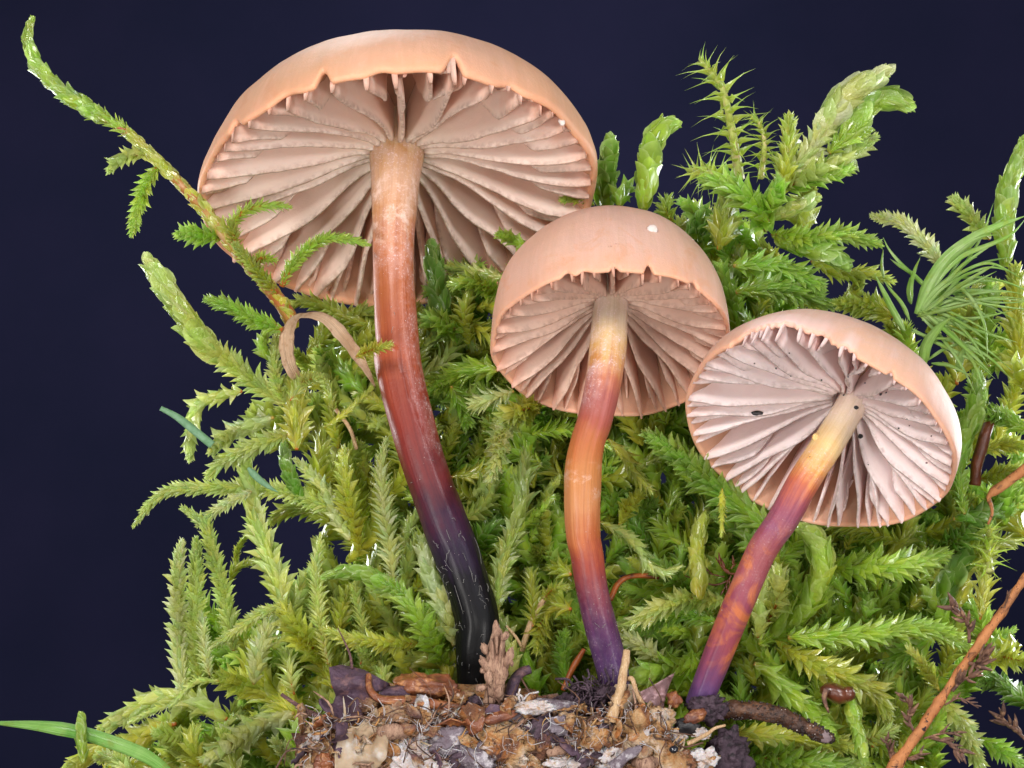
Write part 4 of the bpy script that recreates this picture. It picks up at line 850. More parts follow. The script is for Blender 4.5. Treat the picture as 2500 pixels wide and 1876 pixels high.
def understory():
    rs = random.Random(99); Vs, Fs, cs, ls, n = [], [], [], [], 0; SV = []; cnt = 0
    while cnt < 1000:
        x, y = rs.uniform(130, 2520), rs.uniform(480, 1930)
        if not inpoly(UNDER, x, y): continue
        d = rs.uniform(.75, 2.1); L = rs.uniform(110, 230); an = rs.gauss(-1.57, .95)
        if x < 800 and rs.random() < .5: an = rs.uniform(2.4, 4.2)
        tx, ty = x + L * math.cos(an), y + L * math.sin(an)
        mx, my = (x + tx) / 2 + rs.uniform(-30, 30), (y + ty) / 2 + rs.uniform(-30, 30)
        if not inpoly(UNDER, tx, ty) or not inpoly(UNDER, mx, my): continue
        if any((px - hx) ** 2 + (py - hy) ** 2 < (hr + 26) ** 2 for hx, hy, hr in HOLES for px, py in ((x, y), (mx, my), (tx, ty))): continue
        C = spline(np.array([at(x, y, d), at(mx, my, d + rs.uniform(-.2, .2)), at(tx, ty, d + rs.uniform(-.4, .3))]), 24)
        pal = rs.choice(['olive', 'green', 'green', 'bright', 'olive', 'yellow'])
        for M, key, c in leaf_mats(C, rs.uniform(60, 100) * K, (rs.choice(['feather', 'feather', 'star', 'broad']),), rs, pal, .9):
            V, F, lv = TEMPL[key]; Vs.append(V @ M[:3, :3].T + M[:3, 3]); Fs.append(np.array(F) + n); n += len(V)
            cs.append(np.repeat(c[None] , len(V), 0)); ls.append(lv)
        cnt += 1
    inner = [(640, 1330), (700, 900), (960, 760), (1180, 640), (1400, 660), (1800, 620), (2120, 760), (2300, 780), (2510, 720), (2510, 1920), (400, 1920), (500, 1700)]
    cnt = 0
    while cnt < 300:
        x, y = rs.uniform(420, 2510), rs.uniform(640, 1920); d = rs.uniform(.30, .80); L = rs.uniform(120, 230); an = rs.gauss(-1.57, .9)
        tx, ty = x + L * math.cos(an), y + L * math.sin(an); mx, my = (x + tx) / 2 + rs.uniform(-30, 30), (y + ty) / 2 + rs.uniform(-30, 30)
        if not inpoly(inner, x, y) or not inpoly(inner, tx, ty): continue
        if any((px - hx) ** 2 + (py - hy) ** 2 < (hr + 34) ** 2 for hx, hy, hr in HOLES for px, py in ((x, y), (mx, my), (tx, ty))): continue
        C = spline(np.array([at(x, y, d), at(mx, my, d + rs.uniform(-.1, .2)), at(tx, ty, d + rs.uniform(-.15, .3))]), 24)
        pal = rs.choice(['pale', 'yellow', 'pale', 'olive'] if x < 1150 else ['bright', 'green', 'yellow', 'bright', 'olive'])
        for M, key, c in leaf_mats(C, rs.uniform(60, 92) * K, (rs.choice(['feather', 'feather', 'star', 'broad']),), rs, pal, .9):
            V, F, lv = TEMPL[key]; Vs.append(V @ M[:3, :3].T + M[:3, 3]); Fs.append(np.array(F) + n); n += len(V)
            cs.append(np.repeat(c[None], len(V), 0)); ls.append(lv)
        cnt += 1
    o = mesh_obj('moss_cushion', np.vstack(Vs), np.vstack(Fs), M_LEAFJ, None, attrs={'Col': np.vstack(cs), 'lv': np.concatenate(ls), 'lx': np.tile([1.0, 0, 1.0], n // 3)}, kind='stuff')
    tag(o, 'dense mass of green moss in the shade behind the mushrooms', 'moss')
understory()

# ------------------------------------------------------------------ grassy tuft (long thin leaves) at the right
M_GRASS = mat_simple('fresh grass', srgb(118, 186, 70), srgb(168, 212, 116), 3, .4, .6, 9, transl=.35, coat=.15, veins=14, c3=srgb(150, 180, 80))
M_TUFT = mat_simple('tuft leaf', srgb(160, 205, 92), srgb(206, 228, 160), 3, .35, .5, 9, transl=.45, veins=6, coat=.3, c3=srgb(176, 200, 84))
def blade(root, name, reg, pts, d, w, mat, roll=0.0, cup=.18, prof=None, n=36, thick=.010, label=None):
    C = spline(pts3(reg, pts, d), n); q = np.linspace(0, 1, n)
    pr = prof(q) if prof else np.clip(np.minimum(.35 + q * 4, 1.0) * (1 - q ** 3), .06, 1)
    V, F = ribbon(C, w * REG[reg][2] * K * pr, roll, thick, cup); return mesh_obj(name, V, F, mat, root, label=label, attrs=uvr(n, 5))
gt = thing('grassy_moss_tuft', 'tuft of long thin grass-like leaves at the right above the right cap', 'moss', at(*src('K', (1380, 1200)), -.1))
mid = (1400, 1130)
for i, (pts, w) in enumerate([
    ([(1380, 1160), (1500, 900), (1650, 700), (1900, 530), (2230, 400)], 130), ([(1390, 1160), (1540, 900), (1720, 720), (1960, 620), (2120, 540), (2220, 430)], 70), ([(1390, 1160), (1530, 880), (1750, 640), (1900, 560), (2010, 550)], 60),
    ([(1400, 1170), (1580, 960), (1750, 830), (1960, 770), (2220, 900)], 36), ([(1400, 1170), (1560, 980), (1720, 880), (1950, 800), (2160, 850)], 34), ([(1400, 1170), (1600, 1020), (1800, 930), (2000, 830)], 40), ([(1400, 1180), (1620, 1060), (1850, 1000), (2060, 985), (2230, 1010)], 34),
    ([(1400, 1180), (1640, 1090), (1850, 1050), (2060, 1030), (2240, 1050)], 30), ([(1390, 1160), (1600, 1190), (1850, 1190), (2050, 1150), (2140, 1125)], 34), ([(1400, 1170), (1560, 1060), (1700, 900), (1800, 840), (1900, 830)], 44), ([(1400, 1150), (1500, 1000), (1640, 880), (1760, 760), (1850, 720)], 56),
    ([(1470, 950), (1370, 870), (1260, 770), (1170, 660), (1125, 570)], 44), ([(1460, 960), (1350, 850), (1240, 780), (1180, 735)], 44), ([(1340, 1080), (1340, 940), (1370, 820), (1410, 725)], 48), ([(1340, 1080), (1320, 980), (1330, 880)], 52), ([(1290, 1290), (1200, 1130), (1130, 990), (1060, 850)], 66),
    ([(1330, 1210), (1270, 1080), (1180, 970), (1130, 900)], 40), ([(1130, 880), (1115, 780), (1125, 665)], 34), ([(1350, 1275), (1500, 1360), (1700, 1460), (1850, 1540), (1990, 1660)], 40), ([(1500, 1330), (1750, 1390), (1950, 1500), (2110, 1660)], 40), ([(1460, 1520), (1600, 1430), (1760, 1380), (1900, 1400)], 34),
    ([(1340, 1290), (1460, 1330), (1560, 1350), (1700, 1340)], 30), ([(1430, 1560), (1460, 1400), (1560, 1260), (1660, 1180)], 110), ([(1700, 1600), (1730, 1480), (1760, 1400)], 90), ([(1500, 1540), (1640, 1560), (1800, 1640)], 36)]):
    blade(gt, 'long_leaf', 'K', pts, (-.15, -.35 - .03 * (i % 5)), w * .8, M_TUFT, roll=.5 * math.sin(i * 2.1), cup=.3, thick=.006)
rs = random.Random(17)
for i in range(26):
    a = rs.uniform(-1.2, .75); L = rs.uniform(420, 860); o_ = rs.uniform(0, 1) ** 1.5; bx, by = (1390 + 280 * o_ + rs.uniform(-30, 30), 1180 - 330 * o_ + rs.uniform(-40, 40)); cv = rs.uniform(-.35, .75)
    pts = [(bx + L * q_ * math.cos(a + cv * q_), by + L * q_ * math.sin(a + cv * q_)) for q_ in (0, .33, .66, 1)]
    blade(gt, 'long_leaf', 'K', pts, (-.15, -.3 + rs.uniform(-.45, .35)), rs.uniform(18, 44), M_TUFT, roll=rs.uniform(-.8, .8), cup=.3, thick=.005, n=22)

# ------------------------------------------------------------------ dry blade, grass blades, needles, twigs
M_DRYB = mat_simple('dry tan blade', srgb(238, 206, 172), srgb(222, 180, 140), 5, .5, .8, 10, transl=.35, veins=16, c3=srgb(200, 152, 112), bdist=.03)
C = spline(pts3('B', [(1945, 1215, -.35), (1880, 1090, -.42), (1780, 930, -.5), (1660, 780, -.55), (1560, 690, -.55), (1440, 660, -.5), (1340, 690, -.36), (1275, 790, -.3), (1262, 920, -.28), (1285, 1040, -.26), (1340, 1150, -.2)], 0), 80)
q = np.linspace(0, 1, 80)
w = np.interp(q, [0, .06, .2, .38, .5, .62, .75, .9, 1], [8, 34, 84, 104, 84, 66, 104, 100, 70]) * _s * K * (1 + .05 * np.sin(q * 41) + .04 * np.sin(q * 93))
roll = np.interp(q, [0, .2, .4, .52, .60, .68, .85, 1], [.1, -.35, -.5, -.9, -1.15, -.6, .25, .4])
V, F = ribbon(C, w * 1.08, roll, .006, .04, 9); o = mesh_obj('dry_grass_blade', V, F, M_DRYB, attrs=uvr(80, 9))
tag(o, 'tan dry grass blade curled into an arch beside the biggest stem', 'dry grass')
o = blade(None, 'grass_blade', 'D', [(-340, 1310), (0, 1335), (300, 1385), (550, 1460), (780, 1550), (920, 1640), (1000, 1720)], (-.5, -.6), 105, M_GRASS, roll=.35, cup=.12, prof=lambda q: np.clip(.25 + q * 2.2, 0, 1) * np.where(q > .8, 1 - (q - .8) * 1.2, 1), thick=.014)
tag(o, 'green grass blade reaching in from the left edge near the bottom', 'grass')
M_TEAL = mat_simple('pale teal blade', srgb(140, 178, 142), srgb(112, 156, 112), 3, .4, .2, 20, transl=.4, stretch=(5, 1, 5))
o = blade(None, 'grass_blade', 'C', [(290, -10), (420, 60), (560, 170), (690, 275)], (-.35, -.3), 62, M_TEAL, roll=.3, prof=lambda q: np.clip(.55 + q, 0, 1), thick=.008)
tag(o, 'thin pale teal blade sticking out left below the clubbed shoot', 'grass')
o = blade(None, 'grass_blade', 'C', [(965, 450), (1040, 530), (1130, 600), (1200, 640)], -.3, 55, M_TEAL, roll=.3, thick=.008)
tag(o, 'short teal blade crossing the longest left-pointing shoot', 'grass')
M_TWIGO = NT('orange twig bark'); t = M_TWIGO; v = t.obj()
c = t.mix(t.rng(t.noise(v, 3, 5, .6), .35, .65), srgb(176, 110, 64), srgb(198, 134, 84))
c = t.mix(t.rng(t.noise(v, 1.6, 4, .6), .52, .64, 0, .8), c, srgb(120, 78, 54))
c = t.mix(t.rng(t.noise(v, 11, 5, .7, .8), .56, .62, 0, .7), c, srgb(96, 60, 44)); c = t.mix(t.rng(t.noise(v, 17, 3, .6, .6), .62, .66), c, srgb(44, 28, 34))
M_TWIGO = t.out(t.bsdf(c, rough=.6, normal=t.bump(t.noise(t.n('ShaderNodeMapping', i_Vector=v, i_Rotation=(0, .6, 0), i_Scale=(14, 14, 3)).outputs[0], 2, 5, .6), .6, .03), spec=.3))
M_TWIGD = mat_simple('dark twig bark', srgb(40, 26, 22), srgb(92, 58, 40), 3, .45, 1.0, 9, spec=.5, c3=srgb(120, 84, 60), bdist=.05)
M_TWIGP = mat_simple('purple brown twig', srgb(110, 76, 78), srgb(74, 50, 54), 4, .5, .8, 16, stretch=(2, 1, 6), c3=srgb(160, 120, 105))
M_DEAD = mat_simple('dead leaf', srgb(128, 92, 74), srgb(80, 58, 54), 7, .6, .6, 16, transl=.15, c3=srgb(170, 130, 100))
tw = thing('dry_twig', 'orange-brown dry twig with withered sprigs slanting up at the lower right', 'twig', at(*src('H', (1190, 1700)), -.85))
C = spline(pts3('H', [(1150, 1740, -.9), (1240, 1600, -.9), (1400, 1390, -.88), (1600, 1085, -.85), (1820, 765, -.8), (2010, 500, -.72), (2240, 160, -.62)], 0), 70)
V, F = tube(C, np.interp(np.linspace(0, 1, 70), [0, .2, .45, .7, 1], [.062, .053, .046, .041, .036]) * (1 + .22 * np.sin(np.linspace(0, 21, 70)) ** 12), 18, .38, 6)
mesh_obj('stem', V, F, M_TWIGO, tw)
def sprig(root, reg, pts, d, W, seed, mat=M_DEAD, nlv=9, name='withered_sprig'):
    rs = random.Random(seed); C = spline(pts3(reg, pts, d), 24); s = REG[reg][2] * K; T = tangents(C)
    V, F = tube(C, np.linspace(.11, .05, 24) * W * s, 7, .2, 7); b = mesh_obj(name, V, F, mat, root)
    for i in range(nlv):
        q = .25 + .75 * i / nlv; j = int(q * 23); a = rs.uniform(0, 6.28); N = front_normal(T[j:j + 1])[0]; B = np.cross(T[j], N)
        o_ = C[j]; dr = unit(T[j] * rs.uniform(.5, 1.2) + (math.cos(a) * N * .5 + math.sin(a) * B) * rs.uniform(.4, .9)); L = W * s * rs.uniform(.55, .95)
        P = np.array([o_, o_ + dr * L * .5 + N * L * .06, o_ + dr * L + T[j] * L * .15])
        V, F = ribbon(spline(P, 8), np.array([.4, .8, 1, .95, .8, .6, .4, .12]) * L * .34, rs.uniform(-.8, .8), .006, .3, 4); mesh_obj('dead_leaf', V, F, mat, b if False else root)
    return b
for i, (pts, W, nl) in enumerate([([(1380, 1410), (1320, 1280), (1330, 1180), (1270, 1080)], 120, 12), ([(1440, 1430), (1560, 1395), (1730, 1375)], 90, 8), ([(1480, 1420), (1640, 1470), (1750, 1550)], 120, 10), ([(1790, 690), (1780, 570), (1720, 460), (1640, 395)], 130, 12),
      ([(1790, 850), (1850, 850), (1890, 770)], 150, 14), ([(1660, 1060), (1740, 980), (1850, 930)], 130, 10), ([(1600, 1170), (1720, 1120), (1860, 1195)], 80, 6), ([(1200, 1640), (1170, 1520), (1140, 1420)], 110, 8), ([(1270, 1590), (1350, 1570), (1430, 1530)], 90, 6), ([(2060, 420), (2080, 350), (2085, 290)], 70, 4)]):
    sprig(tw, 'H', pts, (-.86, -.98), W, i, nlv=nl)
tw2 = thing('dry_sprig', 'withered dark sprig in the dark gap at the right edge near the bottom', 'twig', at(*src('H', (2200, 1440)), .1)); sprig(tw2, 'H', [(2240, 1450), (2140, 1360), (2020, 1250)], (.1, .0), 150, 44, nlv=12)
C = spline(pts3('L', [(2260, 900, -.2), (2080, 1040, -.22), (1945, 1140, -.25), (1960, 1220, -.22), (1965, 1280, -.2), (1935, 1360, -.15)], 0), 40)
V, F = tube(C, np.interp(np.linspace(0, 1, 40), [0, .55, .62, 1], [42, 36, 18, 10]) * _s * K, 10, .15, 6); tag(mesh_obj('broken_needle', V, F, M_TWIGO), 'broken orange needle bent downward at the right edge beside the right cap', 'needle')
M_ORN = mat_simple('orange needle', srgb(176, 98, 40), srgb(140, 70, 34), 4, .4, .4, 14, c3=srgb(90, 46, 30))
C = spline(pts3('G', [(400, 740, -.5), (300, 910, -.55), (235, 1060, -.6)], 0), 30); V, F = tube(C, np.interp(np.linspace(0, 1, 30), [0, .3, 1], [16, 26, 20]) * _s * K, 9, .1, 6)
tag(mesh_obj('pine_needle', V, F, M_ORN), 'short orange-brown needle leaning in the moss left of the middle stem foot', 'needle')
C = spline(pts3('F', [(2080, 1290, -.1), (1880, 1285, -.15), (1770, 1340, -.2), (1705, 1470, -.25)], 0), 30); V, F = tube(C, 22 * _s * K, 8, .15, 6)
tag(mesh_obj('pine_needle', V, F, M_ORN), 'bent orange needle just right of the lower middle stem', 'needle')
M_STRAW = mat_simple('pale straw', srgb(206, 172, 130), srgb(176, 136, 96), 4, .5, .7, 14, stretch=(8, 8, 1.5), c3=srgb(226, 200, 166))
C = spline(pts3('E', [(2040, 270, -.1), (1900, 500, -.15), (1810, 760, -.2)], 0), 24); V, F = tube(C, 24 * _s * K, 8, .1, 6)
tag(mesh_obj('straw', V, F, M_STRAW), 'pale straw stuck in the moss between the two left stems', 'straw')
C = spline(pts3('E', [(1690, 560, -.3), (1770, 650, -.3), (1810, 720, -.3)], 0), 16); V, F = tube(C, 12 * _s * K, 7); tag(mesh_obj('straw', V, F, M_STRAW), 'short thin straw meeting the foot of the longer straw in the moss', 'straw')
C = spline(pts3('O', [(1210, 930, .1), (1290, 1040, .1), (1330, 1160, .1)], 0), 16); V, F = tube(C, 12 * REG['O'][2] * K, 7); tag(mesh_obj('straw', V, F, M_STRAW), 'thin tan straw below the curled dry grass blade', 'straw')
M_BROWN = mat_simple('brown moss stem', srgb(110, 52, 24), srgb(70, 34, 18), 4, .4, .6, 14, spec=.5)
C = spline(pts3('L', [(1830, 1060, .15), (1850, 900, .15), (1900, 720, .15), (1945, 570, .2)], 0), 30); V, F = tube(C, 46 * _s * K, 10, .2, 5); tag(mesh_obj('bare_moss_stem', V, F, M_BROWN), 'bare reddish-brown moss stem right of the right cap', 'moss')
wd = thing('dead_moss_sprig', 'withered reddish sprig in the dark gap left of the right stem', 'moss', at(*src('I', (880, 620)), -.2))
for i, (pts, W) in enumerate([([(940, 640), (860, 620), (780, 510)], 90), ([(880, 690), (760, 720), (540, 650)], 80), ([(900, 650), (860, 730), (820, 790)], 70), ([(900, 600), (920, 560), (925, 530)], 60), ([(850, 660), (760, 640), (700, 580)], 50)]):
    sprig(wd, 'I', pts, -.2, W, 60 + i, M_BROWN, 3)
# dark curved twig lying right of the right stem
C = spline(pts3('G', [(1330, 1235, -.9), (1480, 1215, -.95), (1700, 1212, -1.0), (1900, 1250, -1.02), (2100, 1340, -1.02), (2250, 1410, -1.0), (2330, 1440, -.98)], 0), 90)
rr = np.interp(np.linspace(0, 1, 90), [0, .2, .5, .85, .95, 1], [62, 68, 64, 56, 44, 22]) * _s * K
V, F = tube(C, rr, 30, .35, 7); dt = thing('dark_twig', 'thick dark knobbly twig lying right of the right stem foot', 'twig', C[0]); mesh_obj('bark', V, F, M_TWIGD, dt)
rs = random.Random(3); T = tangents(C); N = front_normal(T); B = np.cross(T, N)
def grains(root, name, mat, n, r, seed):
    rs = random.Random(seed); parts = []
    for _ in range(n):
        i = rs.randrange(10, 88); a = rs.uniform(-1.7, 1.7); parts.append(lump(C[i] + rr[i] * 1.05 * (math.cos(a) * N[i] + math.sin(a) * B[i]), np.full(3, rs.uniform(*r)), 1, .3, 2, rs.random() * 9))
    V, F = merge(parts); mesh_obj(name, V, F, mat, root, kind='stuff')
M_DARKG = mat_simple('dark crumb', (.02, .015, .014), (.06, .04, .035), 8, .5, .5, 20)
M_TIP = mat_simple('grey wood', srgb(150, 130, 130), srgb(110, 92, 96), 8, .5, .6, 20)
grains(dt, 'soil_crumb', M_DARKG, 260, (.004, .015), 1); grains(dt, 'sand_grain', M_WHITE, 22, (.003, .008), 2)
V, F = lump(C[80] + N[80] * rr[80] * .55, (.085, .045, .06), 3, .2, 2, 4, -.5); mesh_obj('worn_patch', V, F, M_TIP, dt)
M_BUD = mat_simple('glossy brown bud', srgb(70, 34, 22), srgb(110, 58, 34), 5, .28, .5, 12, spec=.6, coat=.4)
bd = thing('brown_bud', 'glossy dark brown bud resting in the moss above the dark twig', 'bud', at(*src('H', (780, 1080)), -.8))
bit(bd, 'bud_body', 'H', (760, 1080), -.8, (120, 85, 78), M_BUD, 3, .22, -.35); bit(bd, 'bud_tip', 'H', (855, 1085), -.82, (60, 55, 62), M_BUD, 8, .15); V, F = ribbon(spline(pts3('H', [(690, 1050, -.92), (670, 1120, -.93), (705, 1230, -.9)], 0), 12), np.linspace(50, 14, 12) * _s * K, .2, .01, .2); mesh_obj('bud_scale', V, F, M_DEAD, bd)

# ------------------------------------------------------------------ clump of leaf litter under the mushrooms
def mat_litter(off=0.0):
    t = NT('mouldy leaf litter'); v = t.n('ShaderNodeVectorMath', operation='ADD', i_0=t.obj(), i_1=(off, off * .7, off * 1.3)).outputs[0]
    n1 = t.noise(v, 2.2, 6, .65, .8); n2 = t.noise(v, 4.5, 6, .7, 1.2); n3 = t.noise(v, 1.1, 5, .6, .6); n4 = t.noise(v, 11, 5, .7, 1.0)
    c = t.ramp(n1, [(0.30, srgb(74, 50, 48)), (.42, srgb(140, 92, 62)), (.50, srgb(196, 148, 98)), (.58, srgb(206, 170, 130)), (.70, srgb(226, 206, 190))])
    c = t.mix(t.rng(n2, .52, .62, 0, .85), c, srgb(182, 112, 52)); c = t.mix(t.rng(n4, .58, .68, 0, .8), c, srgb(236, 222, 214)); c = t.mix(t.rng(n3, .58, .66, 0, .7), c, srgb(104, 78, 92))
    c = t.mix(t.rng(t.noise(v, 7, 4, .7), .60, .68, 0, .85), c, srgb(58, 38, 34))
    h = t.math('ADD', n2, t.math('MULTIPLY', n4, .7))
    return t.out(t.bsdf(c, rough=.5, normal=t.bump(h, 1.0, .09), sss=.12, ssss=.05, spec=.4))
M_LIT = mat_litter()
M_LITS = [mat_litter(o) for o in (3.1, 7.7, 12.4)]
M_MYC = mat_simple('white mycelium', srgb(228, 222, 224), srgb(196, 176, 168), 6, .75, 1.0, 24, sss=.2, c3=srgb(186, 150, 116), bdist=.04)
M_GREYM = mat_simple('grey mould', srgb(150, 140, 150), srgb(104, 84, 92), 5, .65, 1.0, 22, c3=srgb(206, 198, 202), bdist=.05)
M_PURP = mat_simple('purple-brown leaf scrap', srgb(96, 74, 92), srgb(74, 54, 64), 3, .55, .9, 13, c3=srgb(126, 92, 92), bdist=.04)
M_REDB = mat_simple('reddish leaf curl', srgb(150, 88, 50), srgb(100, 56, 44), 4, .35, .8, 12, spec=.5, coat=.25, c3=srgb(190, 130, 80), bdist=.04)
M_TANF = mat_simple('tan translucent flake', srgb(206, 184, 156), srgb(190, 162, 130), 2, .5, .35, 12, transl=.3, sss=.15, c3=srgb(216, 206, 196))
M_SPIKE = mat_simple('dry spike', srgb(196, 158, 132), srgb(156, 118, 98), 5, .6, .9, 12, stretch=(4, 4, 1.2), c3=srgb(120, 86, 74), bdist=.04)
M_DARK = mat_simple('dark litter', srgb(62, 46, 56), srgb(92, 72, 84), 5, .6, 1.0, 12, c3=srgb(34, 26, 30), bdist=.05)
M_AMB = mat_simple('amber litter', srgb(196, 138, 80), srgb(214, 170, 116), 4, .35, .7, 12, sss=.25, spec=.5, c3=srgb(150, 90, 46), bdist=.04)
M_DARKB = mat_simple('dark fibre', srgb(70, 46, 36), srgb(116, 80, 58), 5, .6, .5, 20, c3=srgb(40, 28, 28))
lt = thing('leaf_litter_clump', 'clump of mouldy leaf litter that the three mushrooms grow from', 'leaf litter', at(1180, 1900, -.7))
V, F = lump(at(1180, 1985, -.75), (1.90, .72, 1.12), 5, .30, 2.2, 5, oct=6)
d_ = np.array([mnoise.fractal(Vector(v * 5.5), 1, 2, 4) for v in V]); V = V + unit(V - at(1180, 1985, -.75)) * (d_ * .13)[:, None]
mesh_obj('mould_core', V, F, M_LIT, lt)
rs = random.Random(21); k = 0
def litter_bit(name, reg, p, d, r, mat, seed, amp=.4, rot=0., ns=2.0, sub=3):
    x, y = src(reg, p); s = REG[reg][2] * K
    mat = {M_AMB: M_LITS[seed % 3], M_DARK: M_DARK, M_REDB: M_REDB if seed % 2 else M_LITS[1]}.get(mat, mat)
    V, F = lump(at(x, y, d), np.array(r) * s * np.array([1, .6, 1]), 4, amp * 1.15, 2.2, seed, rot, 6); return mesh_obj(name, V, F, mat, lt)
litter_bit('mycelium_patch', 'E', (1050, 1420), -1.45, (75, 60, 190), M_MYC, 4, .4, -.35)
litter_bit('mycelium_patch', 'E', (960, 1590), -1.5, (150, 80, 130), M_MYC, 6, .4, .2)
litter_bit('mycelium_patch', 'E', (1130, 1640), -1.5, (110, 80, 70), M_MYC, 9, .5)
litter_bit('mycelium_patch', 'G', (600, 1580), -1.5, (90, 70, 80), M_MYC, 13, .5)
litter_bit('mycelium_patch', 'G', (210, 1620), -1.5, (100, 60, 60), M_MYC, 14, .5)
litter_bit('mycelium_patch', 'G', (760, 1290), -1.4, (80, 60, 50), M_MYC, 15, .6)
litter_bit('mycelium_patch', 'G', (1100, 1400), -1.42, (80, 50, 60), M_MYC, 16, .5)
litter_bit('mycelium_patch', 'G', (1300, 1390), -1.45, (60, 40, 40), M_MYC, 17, .6)
litter_bit('mycelium_patch', 'E', (1250, 1260), -1.4, (70, 50, 45), M_MYC, 41, .6)
litter_bit('mycelium_patch', 'G', (1320, 1580), -1.5, (90, 60, 70), M_MYC, 42, .6)
for i in range(16):
    q_ = (rs.uniform(100, 2200), rs.uniform(1330, 1640)); litter_bit('mycelium_patch', 'E', q_, -1.47, (rs.uniform(30, 80), 50, rs.uniform(25, 60)), rs.choice([M_MYC, M_MYC, M_TANF]), 200 + i, .5, rs.uniform(-.6, .6)) if q_[0] > 420 else None
for i, (reg, p, r, mt, rot) in enumerate([('E', (850, 1230), (110, 70, 70), M_AMB, .2), ('E', (1000, 1260), (90, 60, 60), M_AMB, 0), ('E', (760, 1520), (110, 60, 90), M_AMB, .4), ('E', (1700, 1480), (200, 80, 120), M_AMB, -.5), ('E', (1560, 1420), (90, 60, 110), M_REDB, .3), ('E', (1300, 1560), (120, 60, 80), M_DARK, .2),
        ('E', (1470, 1570), (120, 70, 90), M_GREYM, -.3), ('E', (1240, 1440), (120, 60, 80), M_GREYM, .3), ('E', (1800, 1380), (120, 60, 70), M_DARK, 0), ('E', (1980, 1350), (110, 60, 80), M_DARK, .4), ('E', (1960, 1490), (60, 50, 90), M_REDB, -.5), ('E', (2120, 1330), (80, 60, 60), M_GREYM, .2),
        ('G', (640, 1450), (120, 70, 130), M_AMB, .3), ('G', (830, 1400), (110, 70, 100), M_AMB, -.2), ('G', (960, 1290), (110, 60, 80), M_AMB, .2), ('G', (1050, 1640), (190, 70, 90), M_AMB, .1), ('G', (1250, 1640), (140, 70, 90), M_AMB, .3), ('G', (420, 1580), (90, 70, 60), M_DARK, .2), ('G', (450, 1420), (110, 60, 80), M_AMB, .4),
        ('G', (990, 1480), (70, 50, 70), M_AMB, .4), ('G', (760, 1620), (70, 50, 60), M_REDB, 0), ('E', (600, 1640), (110, 60, 60), M_AMB, .2), ('E', (450, 1420), (50, 50, 90), M_REDB, .2), ('E', (300, 1630), (80, 60, 60), M_REDB, .3), ('G', (150, 1420), (90, 60, 60), M_DARK, .2), ('G', (270, 1520), (80, 50, 50), M_AMB, .6)]):
    litter_bit('litter_piece', reg, p, -1.46 - .02 * (i % 4), np.array(r) * 1.15, mt, 50 + i, .45, rot)
parts = {m: [] for m in (M_MYC, M_LITS[0], M_DARK, M_REDB, M_LITS[2], M_GREYM)}
def chip(c, size, rs):
    a = rs.uniform(0, 6.28); b = rs.uniform(-.6, .6); dr = np.array([math.cos(a), b, math.sin(a)]); up = np.array([-math.sin(a), rs.uniform(-1, 0), math.cos(a)])
    n = 7; q = np.linspace(-.5, .5, n); cv = rs.uniform(-.5, .5)
    C = c + size * (q[:, None] * dr + (cv * (q ** 2))[:, None] * up) + np.array([[rs.gauss(0, .02) * size for _ in range(3)] for _ in range(n)])
    w = size * rs.uniform(.18, .6) * np.array([.5, .9, 1, rs.uniform(.7, 1.1), 1, rs.uniform(.5, .9), rs.uniform(.15, .6)])
    V, F = ribbon(C, w, rs.uniform(-1.2, 1.2), .012, rs.uniform(-.3, .3), 5)
    return V + np.array([[rs.gauss(0, .035) * size for _ in range(3)] for _ in range(len(V))]), F
for _ in range(300):
    x, y = rs.uniform(730, 1650), rs.uniform(1700, 1890)
    if y < 1748 - 26 * math.sin((x - 730) / 910 * 3.14): continue
    mt = rs.choice([M_MYC, M_MYC, M_LITS[0], M_LITS[0], M_LITS[0], M_DARK, M_REDB, M_LITS[2], M_LITS[2], M_LITS[2], M_LITS[2]])
    c = at(x, y, -1.36 - rs.uniform(0, .14))
    parts[mt].append(chip(c, rs.uniform(.06, .34), rs) if rs.random() < .55 else lump(c, np.array([rs.uniform(.4, 1.5), .8, rs.uniform(.4, 1.3)]) * rs.uniform(.012, .034), 2, .6, 2.2, rs.random() * 20, rs.uniform(0, 3)))
for mt, pl in parts.items():
    if not pl: continue
    V, F = merge(pl); mesh_obj('crumbs', V, F, mt, lt, kind='stuff')
for nm, mt, cnt_ in (('splinters', M_SPIKE, 90), ('splinters', M_TANF, 80), ('splinters', M_AMB, 60)):
    sp_ = []
    for _ in range(cnt_):
        x, y = rs.uniform(740, 1650), rs.uniform(1745, 1880); p = at(x, y, -1.46 + rs.uniform(-.08, .10)); a = rs.gauss(.15, .55) + rs.choice([0, 3.14]); l = rs.uniform(.08, .34)
        C = spline(np.array([p, p + l * .5 * np.array([math.cos(a), rs.uniform(-.3, .1), math.sin(a)]) + np.array([rs.gauss(0, .015) for _ in range(3)]), p + l * np.array([math.cos(a + .25), rs.uniform(-.2, .2), math.sin(a + .25)])]), 7)
        sp_.append(ribbon(C, rs.uniform(.008, .030) * np.array([.3, .8, 1, .9, .8, .6, .15]), rs.uniform(-1, 1), .010, .2, 4))
    V, F = merge(sp_); mesh_obj(nm, V, F, mt, lt, kind='stuff')
fb = []
for _ in range(170):
    x, y = rs.uniform(740, 1650), rs.uniform(1715, 1880); p = at(x, y, -1.5 + rs.uniform(-.08, .15)); a = rs.uniform(0, 6.28); l = rs.uniform(.12, .42)
    fb.append(tube(spline(np.array([p, p + l * .5 * np.array([math.cos(a), -.2, math.sin(a)]) + np.array([rs.gauss(0, .03) for _ in range(3)]), p + l * np.array([math.cos(a + .6), -.05, math.sin(a + .6)])]), 8), rs.uniform(.003, .010), 5))
V, F = merge(fb); mesh_obj('root_fibres', V, F, M_DARKB, lt, kind='stuff')
hy = []
